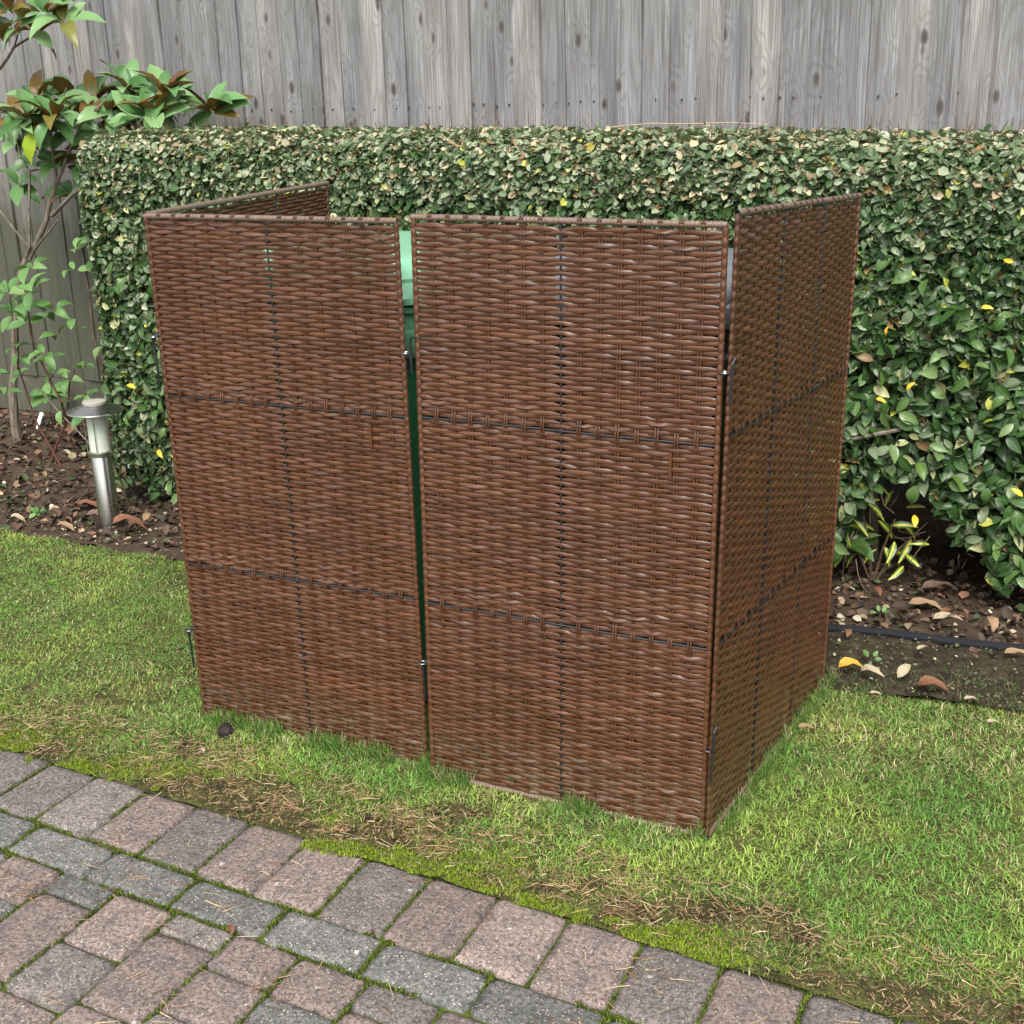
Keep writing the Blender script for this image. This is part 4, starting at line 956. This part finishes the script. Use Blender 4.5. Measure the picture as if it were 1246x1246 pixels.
litter('leaf_litter', 4300, (-4.2, -1.2), (.93, 2.3), DK, .010, .045, bz, 'brown leaf litter scattered over the left bed')
litter('leaf_litter', 1000, (-3.4, -.8), (.89, 1.35), PALE, .006, .020, bz, 'pale chips and leaf scraps along the left lawn edge', dens=lambda x, y: np.clip(1.15 - (y - .9) * 3.0, .10, 1) * np.where(x > -2.0, 1.2, .6))
litter('leaf_litter', 2300, (.3, 2.2), (1.06, 1.75), DK,   .008, .036, bz, 'brown leaf litter on the soil under the right of the hedge')
litter('leaf_litter', 300, (.4, 2.0), (1.05, 1.45), PALE, .008, .035, bz, 'pale leaf scraps gathered behind the black edging', dens=lambda x, y: np.clip(1.3 - (y - 1.08) * 5, .06, 1))
litter('leaf_litter', 1500, (.55, 2.0), (.74, 1.08), [(5, (.05, .045, .028)), (4, (.05, .065, .025)), (1.5, (.08, .11, .035)), (.7, (.34, .29, .19)), (.15, (.55, .5, .4)), (3, (.12, .10, .06))],   .004, .013, lambda x, y: .016 + 0 * x, 'fine litter and moss on the strip between the edging and the lawn')

# pine needles: on the paving, along the lawn edge
def needles(N, xr, yr, z, label, clump=26, dens=None, len_=(.018, .055)):
    nc = clump; cx = rng.uniform(*xr, nc); cy = rng.uniform(*yr, nc); idx = rng.integers(0, nc, N); far = rng.random(N) < .45
    sx = np.where(far, rng.uniform(*xr, N), cx[idx] + rng.normal(0, .028, N)); t = np.where(far, rng.uniform(*yr, N), cy[idx] + rng.normal(0, .022, N))
    y = EDGE(sx) + t; P = np.stack([sx, y, z + rng.uniform(.001, .006, N)], 1); a = rng.uniform(0, 6.28, N)
    D = np.stack([np.cos(a), np.sin(a), rng.normal(0, .06, N)], 1)
    o = ribbons(N, P, D, rng.uniform(*len_, N), rng.uniform(.0005, .0010, N), pick_cols(N, [(4, (.36, .23, .12)), (3, (.24, .13, .07)), (2, (.48, .38, .22)), (2, (.15, .09, .06))], .2), .07, 'pine_needles')
    tag(o, label, 'pine needles')
needles(620, (-1.5, 1.5), (-.75, -.0), .001, 'dry pine needles scattered over the pavers', 30)
needles(3000, (-1.9, 1.6), (.0, .20), .012, 'dry pine needles and thatch along the mossy lawn edge', 60, len_=(.012, .038))

# ------------------------------------------------------------------ grass
def lawn_z(X, Y): return -0.004 + 0.012 * (fbm(X * 9, Y * 9) - .5)
def grass(N, xr, yr, hmin, hmax, wid, dens=None, name='grass', label=None):
    X = rng.uniform(*xr, N); Y = rng.uniform(*yr, N); e = Y - EDGE(X); bk = LAWN_BACK(X) - Y
    m = (e > -.012 + .06 * (fbm(X * 16, Y * 5, 4, 3) - .4)) & (bk > .0 + .035 * (fbm(X * 14, Y * 9, 6, 2) - .5)); X, Y, e, bk = X[m], Y[m], e[m], bk[m]
    patch = fbm(X * 5.5, Y * 5.5, 21, 3); bare = fbm(X * 7, Y * 9, 33, 3); tuft = fbm(X * 26, Y * 26, 2, 2)
    keep = np.ones(len(X))
    near = smooth01(e, .0, .17)                                   # thin mossy fringe beside the paving
    keep = keep * (0.22 + .78 * np.clip(near + (bare - .52) * 2.0, 0, 1))
    keep = keep * np.where((bare < .46 - e * .5) & (e < .3), .22, 1) * (0.85 + .4 * (tuft - .3))
    m = rng.random(len(X)) < keep; X, Y, e, bk, patch, bare, tuft, near = [q[m] for q in (X, Y, e, bk, patch, bare, tuft, near)]; N = len(X)
    h = rng.uniform(hmin, hmax, N) * (.6 + .8 * tuft) * (.55 + .45 * near); h *= np.where(X < -.7, .62, .82)
    a = rng.uniform(0, 6.283, N); lean = np.abs(rng.normal(.75, .35, N)); D = np.stack([np.cos(a) * lean, np.sin(a) * lean, np.ones(N)], 1); D /= np.linalg.norm(D, axis=1, keepdims=True)
    s = np.stack([-np.sin(a + rng.normal(0, .6, N)), np.cos(a), 0 * a], 1); s /= np.linalg.norm(s, axis=1, keepdims=True)
    P0 = np.stack([X, Y, lawn_z(X, Y) - .002], 1); droop = np.stack([np.cos(a), np.sin(a), -.6 + 0 * a], 1) * (h * .38)[:, None]
    P1 = P0 + D * (h * .5)[:, None]; P2 = P0 + D * h[:, None] + droop; w = (wid * rng.uniform(.6, 1.3, N))[:, None]
    V = np.stack([P0 - s * w, P0 + s * w, P1 - s * w * .9, P1 + s * w * .9, P2 - s * w * .12, P2 + s * w * .12], 1).reshape(-1, 3)
    F = (np.array([(0, 1, 3, 2), (2, 3, 5, 4)])[None] + (np.arange(N) * 6)[:, None, None]).reshape(-1, 4)
    fresh = np.array((.122, .245, .044)); yel = np.array((.23, .335, .062)); deep = np.array((.068, .165, .034)); straw = np.array((.38, .35, .17)); brn = np.array((.20, .13, .07))
    k = smooth01(patch, .35, .65)[:, None]; C_ = fresh * (1 - k) + yel * k
    dk = smooth01(fbm(X * 3, Y * 3, 50, 2), .5, .75)[:, None]; C_ = C_ * (1 - .6 * dk) + deep * .6 * dk
    pr = .07 + .20 * smooth01(fbm(X * 6, Y * 6, 77, 3), .5, .68) + .22 * (X > .7) * smooth01(Y, .3, .7) + .22 * (1 - near)
    r = rng.random(N); C_ = np.where((r < pr)[:, None], straw, C_); C_ = np.where((r < pr * .28)[:, None], brn, C_)
    C_ = C_ * rng.uniform(.7, 1.35, N)[:, None]
    o = link(name, np_mesh(name, V, F, M_GRASS, cols=np.repeat(C_, 6, 0))); tag(o, label, 'grass', kind='stuff')
grass(250000, (-2.75, 1.55), (-.45, .94), .014, .030, .00105, label='short green lawn grass with straw patches around the screen')
grass(14000, (-4.6, -2.6), (-.3, .94), .018, .034, .0022, label='lawn grass further left')
grass(9000, (1.5, 3.6), (-.5, .80), .018, .034, .0022, label='lawn grass further right')
N = 150000; X = rng.uniform(-2.4, 1.5, N); Y = rng.uniform(-.42, .92, N); e = Y - EDGE(X); bk = LAWN_BACK(X) - Y; m = (e > .0) & (bk > 0) & (rng.random(N) < np.where(e < .25, 1, .45)); X, Y, e = X[m], Y[m], e[m]; N = len(X)
bare = fbm(X * 7, Y * 9, 33, 3); a = rng.uniform(0, 6.283, N); L_ = rng.uniform(.004, .012, N); d = np.stack([np.cos(a) * L_, np.sin(a) * L_, L_ * rng.uniform(.0, .5, N)], 1); s_ = np.stack([-np.sin(a), np.cos(a), 0 * a], 1) * .0011
P0 = np.stack([X, Y, lawn_z(X, Y) + rng.uniform(.002, .008, N)], 1); V = np.stack([P0 - s_, P0 + s_, P0 + d + s_ * .6, P0 + d - s_ * .6], 1).reshape(-1, 3)
g1 = pick_cols(N, [(4, (.085, .12, .025)), (3, (.13, .14, .045)), (2, (.055, .075, .02)), (2, (.26, .21, .11))], .25); g2 = pick_cols(N, [(5, (.045, .032, .020)), (3, (.08, .058, .036)), (2, (.24, .15, .08)), (2, (.34, .24, .13))], .25)
V_ = np_mesh('thatch', V, np.arange(N * 4).reshape(-1, 4), M_GRASS, cols=np.repeat(np.where(((bare < .46 - e * .5) & (e < .3))[:, None], g2, g1), 4, 0)); tag(link('thatch', V_), 'dead thatch and short stubble between the grass blades', 'thatch', kind='stuff')
# taller blades against the foot of the screen
N = 4200; t = rng.uniform(-.66, .64, N); t = t[fbm(t * 14, t * 0, 12, 3) > .5]; N = len(t); X = t; Y = rng.normal(-.012, .012, N) + np.where(t < 0, .03, 0)
Nn = 800; X = np.concatenate([X, .645 + .07 * (q := rng.random(Nn)) + rng.normal(.01, .008, Nn)]); Y = np.concatenate([Y, q * .8]); N = len(X)
D = np.stack([rng.normal(0, .35, N), rng.normal(-.1, .35, N), np.ones(N)], 1)
ribbons(N, np.stack([X, Y, np.full(N, -.006)], 1), D, rng.uniform(.012, .05, N), rng.uniform(.0006, .0012, N), pick_cols(N, [(5, (.075, .17, .03)), (3, (.14, .24, .05)), (1.4, (.34, .29, .16))]), .15, 'grass', M_GRASS)
N = 2600; X = rng.uniform(.45, 1.9, N); bk_ = LAWN_BACK(X); Y = bk_ + rng.exponential(.07, N).clip(0, .27) - .01; k = fbm(X * 12, Y * 12, 71, 3) > .46; X, Y = X[k], Y[k]; N = len(X)
D = np.stack([rng.normal(0, .7, N), rng.normal(0, .7, N), np.ones(N)], 1)
ribbons(N, np.stack([X, Y, np.full(N, .004)], 1), D, rng.uniform(.010, .03, N), rng.uniform(.0005, .001, N), pick_cols(N, [(4, (.06, .13, .03)), (2, (.12, .17, .05)), (2, (.25, .21, .12))]), .2, 'grass', M_GRASS)
# moss: dense short tufts along the fringe and in the paving joints
def moss(N, X, Y, Z, h, w, cols, label):
    a = rng.uniform(0, 6.283, N); s = np.stack([np.cos(a), np.sin(a), 0 * a], 1) * w; P0 = np.stack([X, Y, Z], 1); up = np.stack([rng.normal(0, .4, N), rng.normal(0, .4, N), np.ones(N)], 1) * rng.uniform(.5, 1.2, N)[:, None] * h
    V = np.stack([P0 - s, P0 + s, P0 + up + s * .35, P0 + up - s * .35], 1).reshape(-1, 3); F = np.arange(N * 4).reshape(-1, 4)
    tag(link('moss', np_mesh('moss', V, F, M_GRASS, cols=np.repeat(pick_cols(N, cols, .25), 4, 0))), label, 'moss', kind='stuff')
MC = [(5, (.20, .28, .018)), (4, (.13, .20, .016)), (2, (.07, .10, .015)), (2, (.20, .17, .07))]
N = 130000; X = rng.uniform(-2.2, 1.6, N); e = rng.exponential(.07, N) - .012 - .030 * np.clip(fbm(X * 13, 0 * X, 91, 3) - .45, 0, 1) * 4 * rng.random(N); Y = EDGE(X) + e
k = fbm(X * 7, Y * 9, 64, 3) + .10 * (e < .03) - .25 * (fbm(X * 7, Y * 9, 33, 3) < .49); m = (k > .50) & (e < .30); X, Y = X[m], Y[m]
moss(len(X), X, Y, lawn_z(X, Y) + .001 + .006 * fbm(X * 40, Y * 40, 1, 2), .0055, .0013, MC, 'bright yellow green moss cushions beside the paving')
N = 60000; X = rng.uniform(-1.7, 1.4, N); t = rng.random(N)
rows = np.array([0, -.2, -.3035]); wch = rng.choice(3, N, p=[.15, .42, .43]); L0 = rows[wch] + rng.normal(0, .0042, N)
col_ = -0.484 + 0.1435 * rng.integers(-8, 12, N); isc = rng.random(N) < .42; Lx = np.where(isc, col_ + rng.normal(0, .0028, N), X); Ly = np.where(isc, rng.uniform(-.85, -.3035, N), L0)
i2 = rng.random(N) < .13; Lx = np.where(i2, -.010 + .2145 * rng.integers(-7, 8, N) + rng.normal(0, .0035, N), Lx); Ly = np.where(i2, rng.uniform(-.3035, -.2, N), Ly)
i3 = (~i2) & (rng.random(N) < .16); Lx = np.where(i3, .044 + .1452 * rng.integers(-11, 10, N) + rng.normal(0, .0026, N), Lx); Ly = np.where(i3, rng.uniform(-.2, 0, N), Ly)
Xw = Lx; Yw = EDGE(Lx) + Ly; kk = fbm(Xw * 11, Yw * 11, 5, 3); m = kk > .43; Xw, Yw = Xw[m], Yw[m]
moss(len(Xw), Xw, Yw, -.010 + .006 * fbm(Xw * 35, Yw * 35, 4, 2), .0052, .0013, [(4, (.13, .19, .016)), (5, (.075, .115, .014)), (4, (.045, .065, .012)), (2, (.09, .07, .04))], 'green moss growing in the joints between the pavers')

S.render.engine = 'CYCLES'
S.cycles.max_bounces = 6; S.cycles.transparent_max_bounces = 4
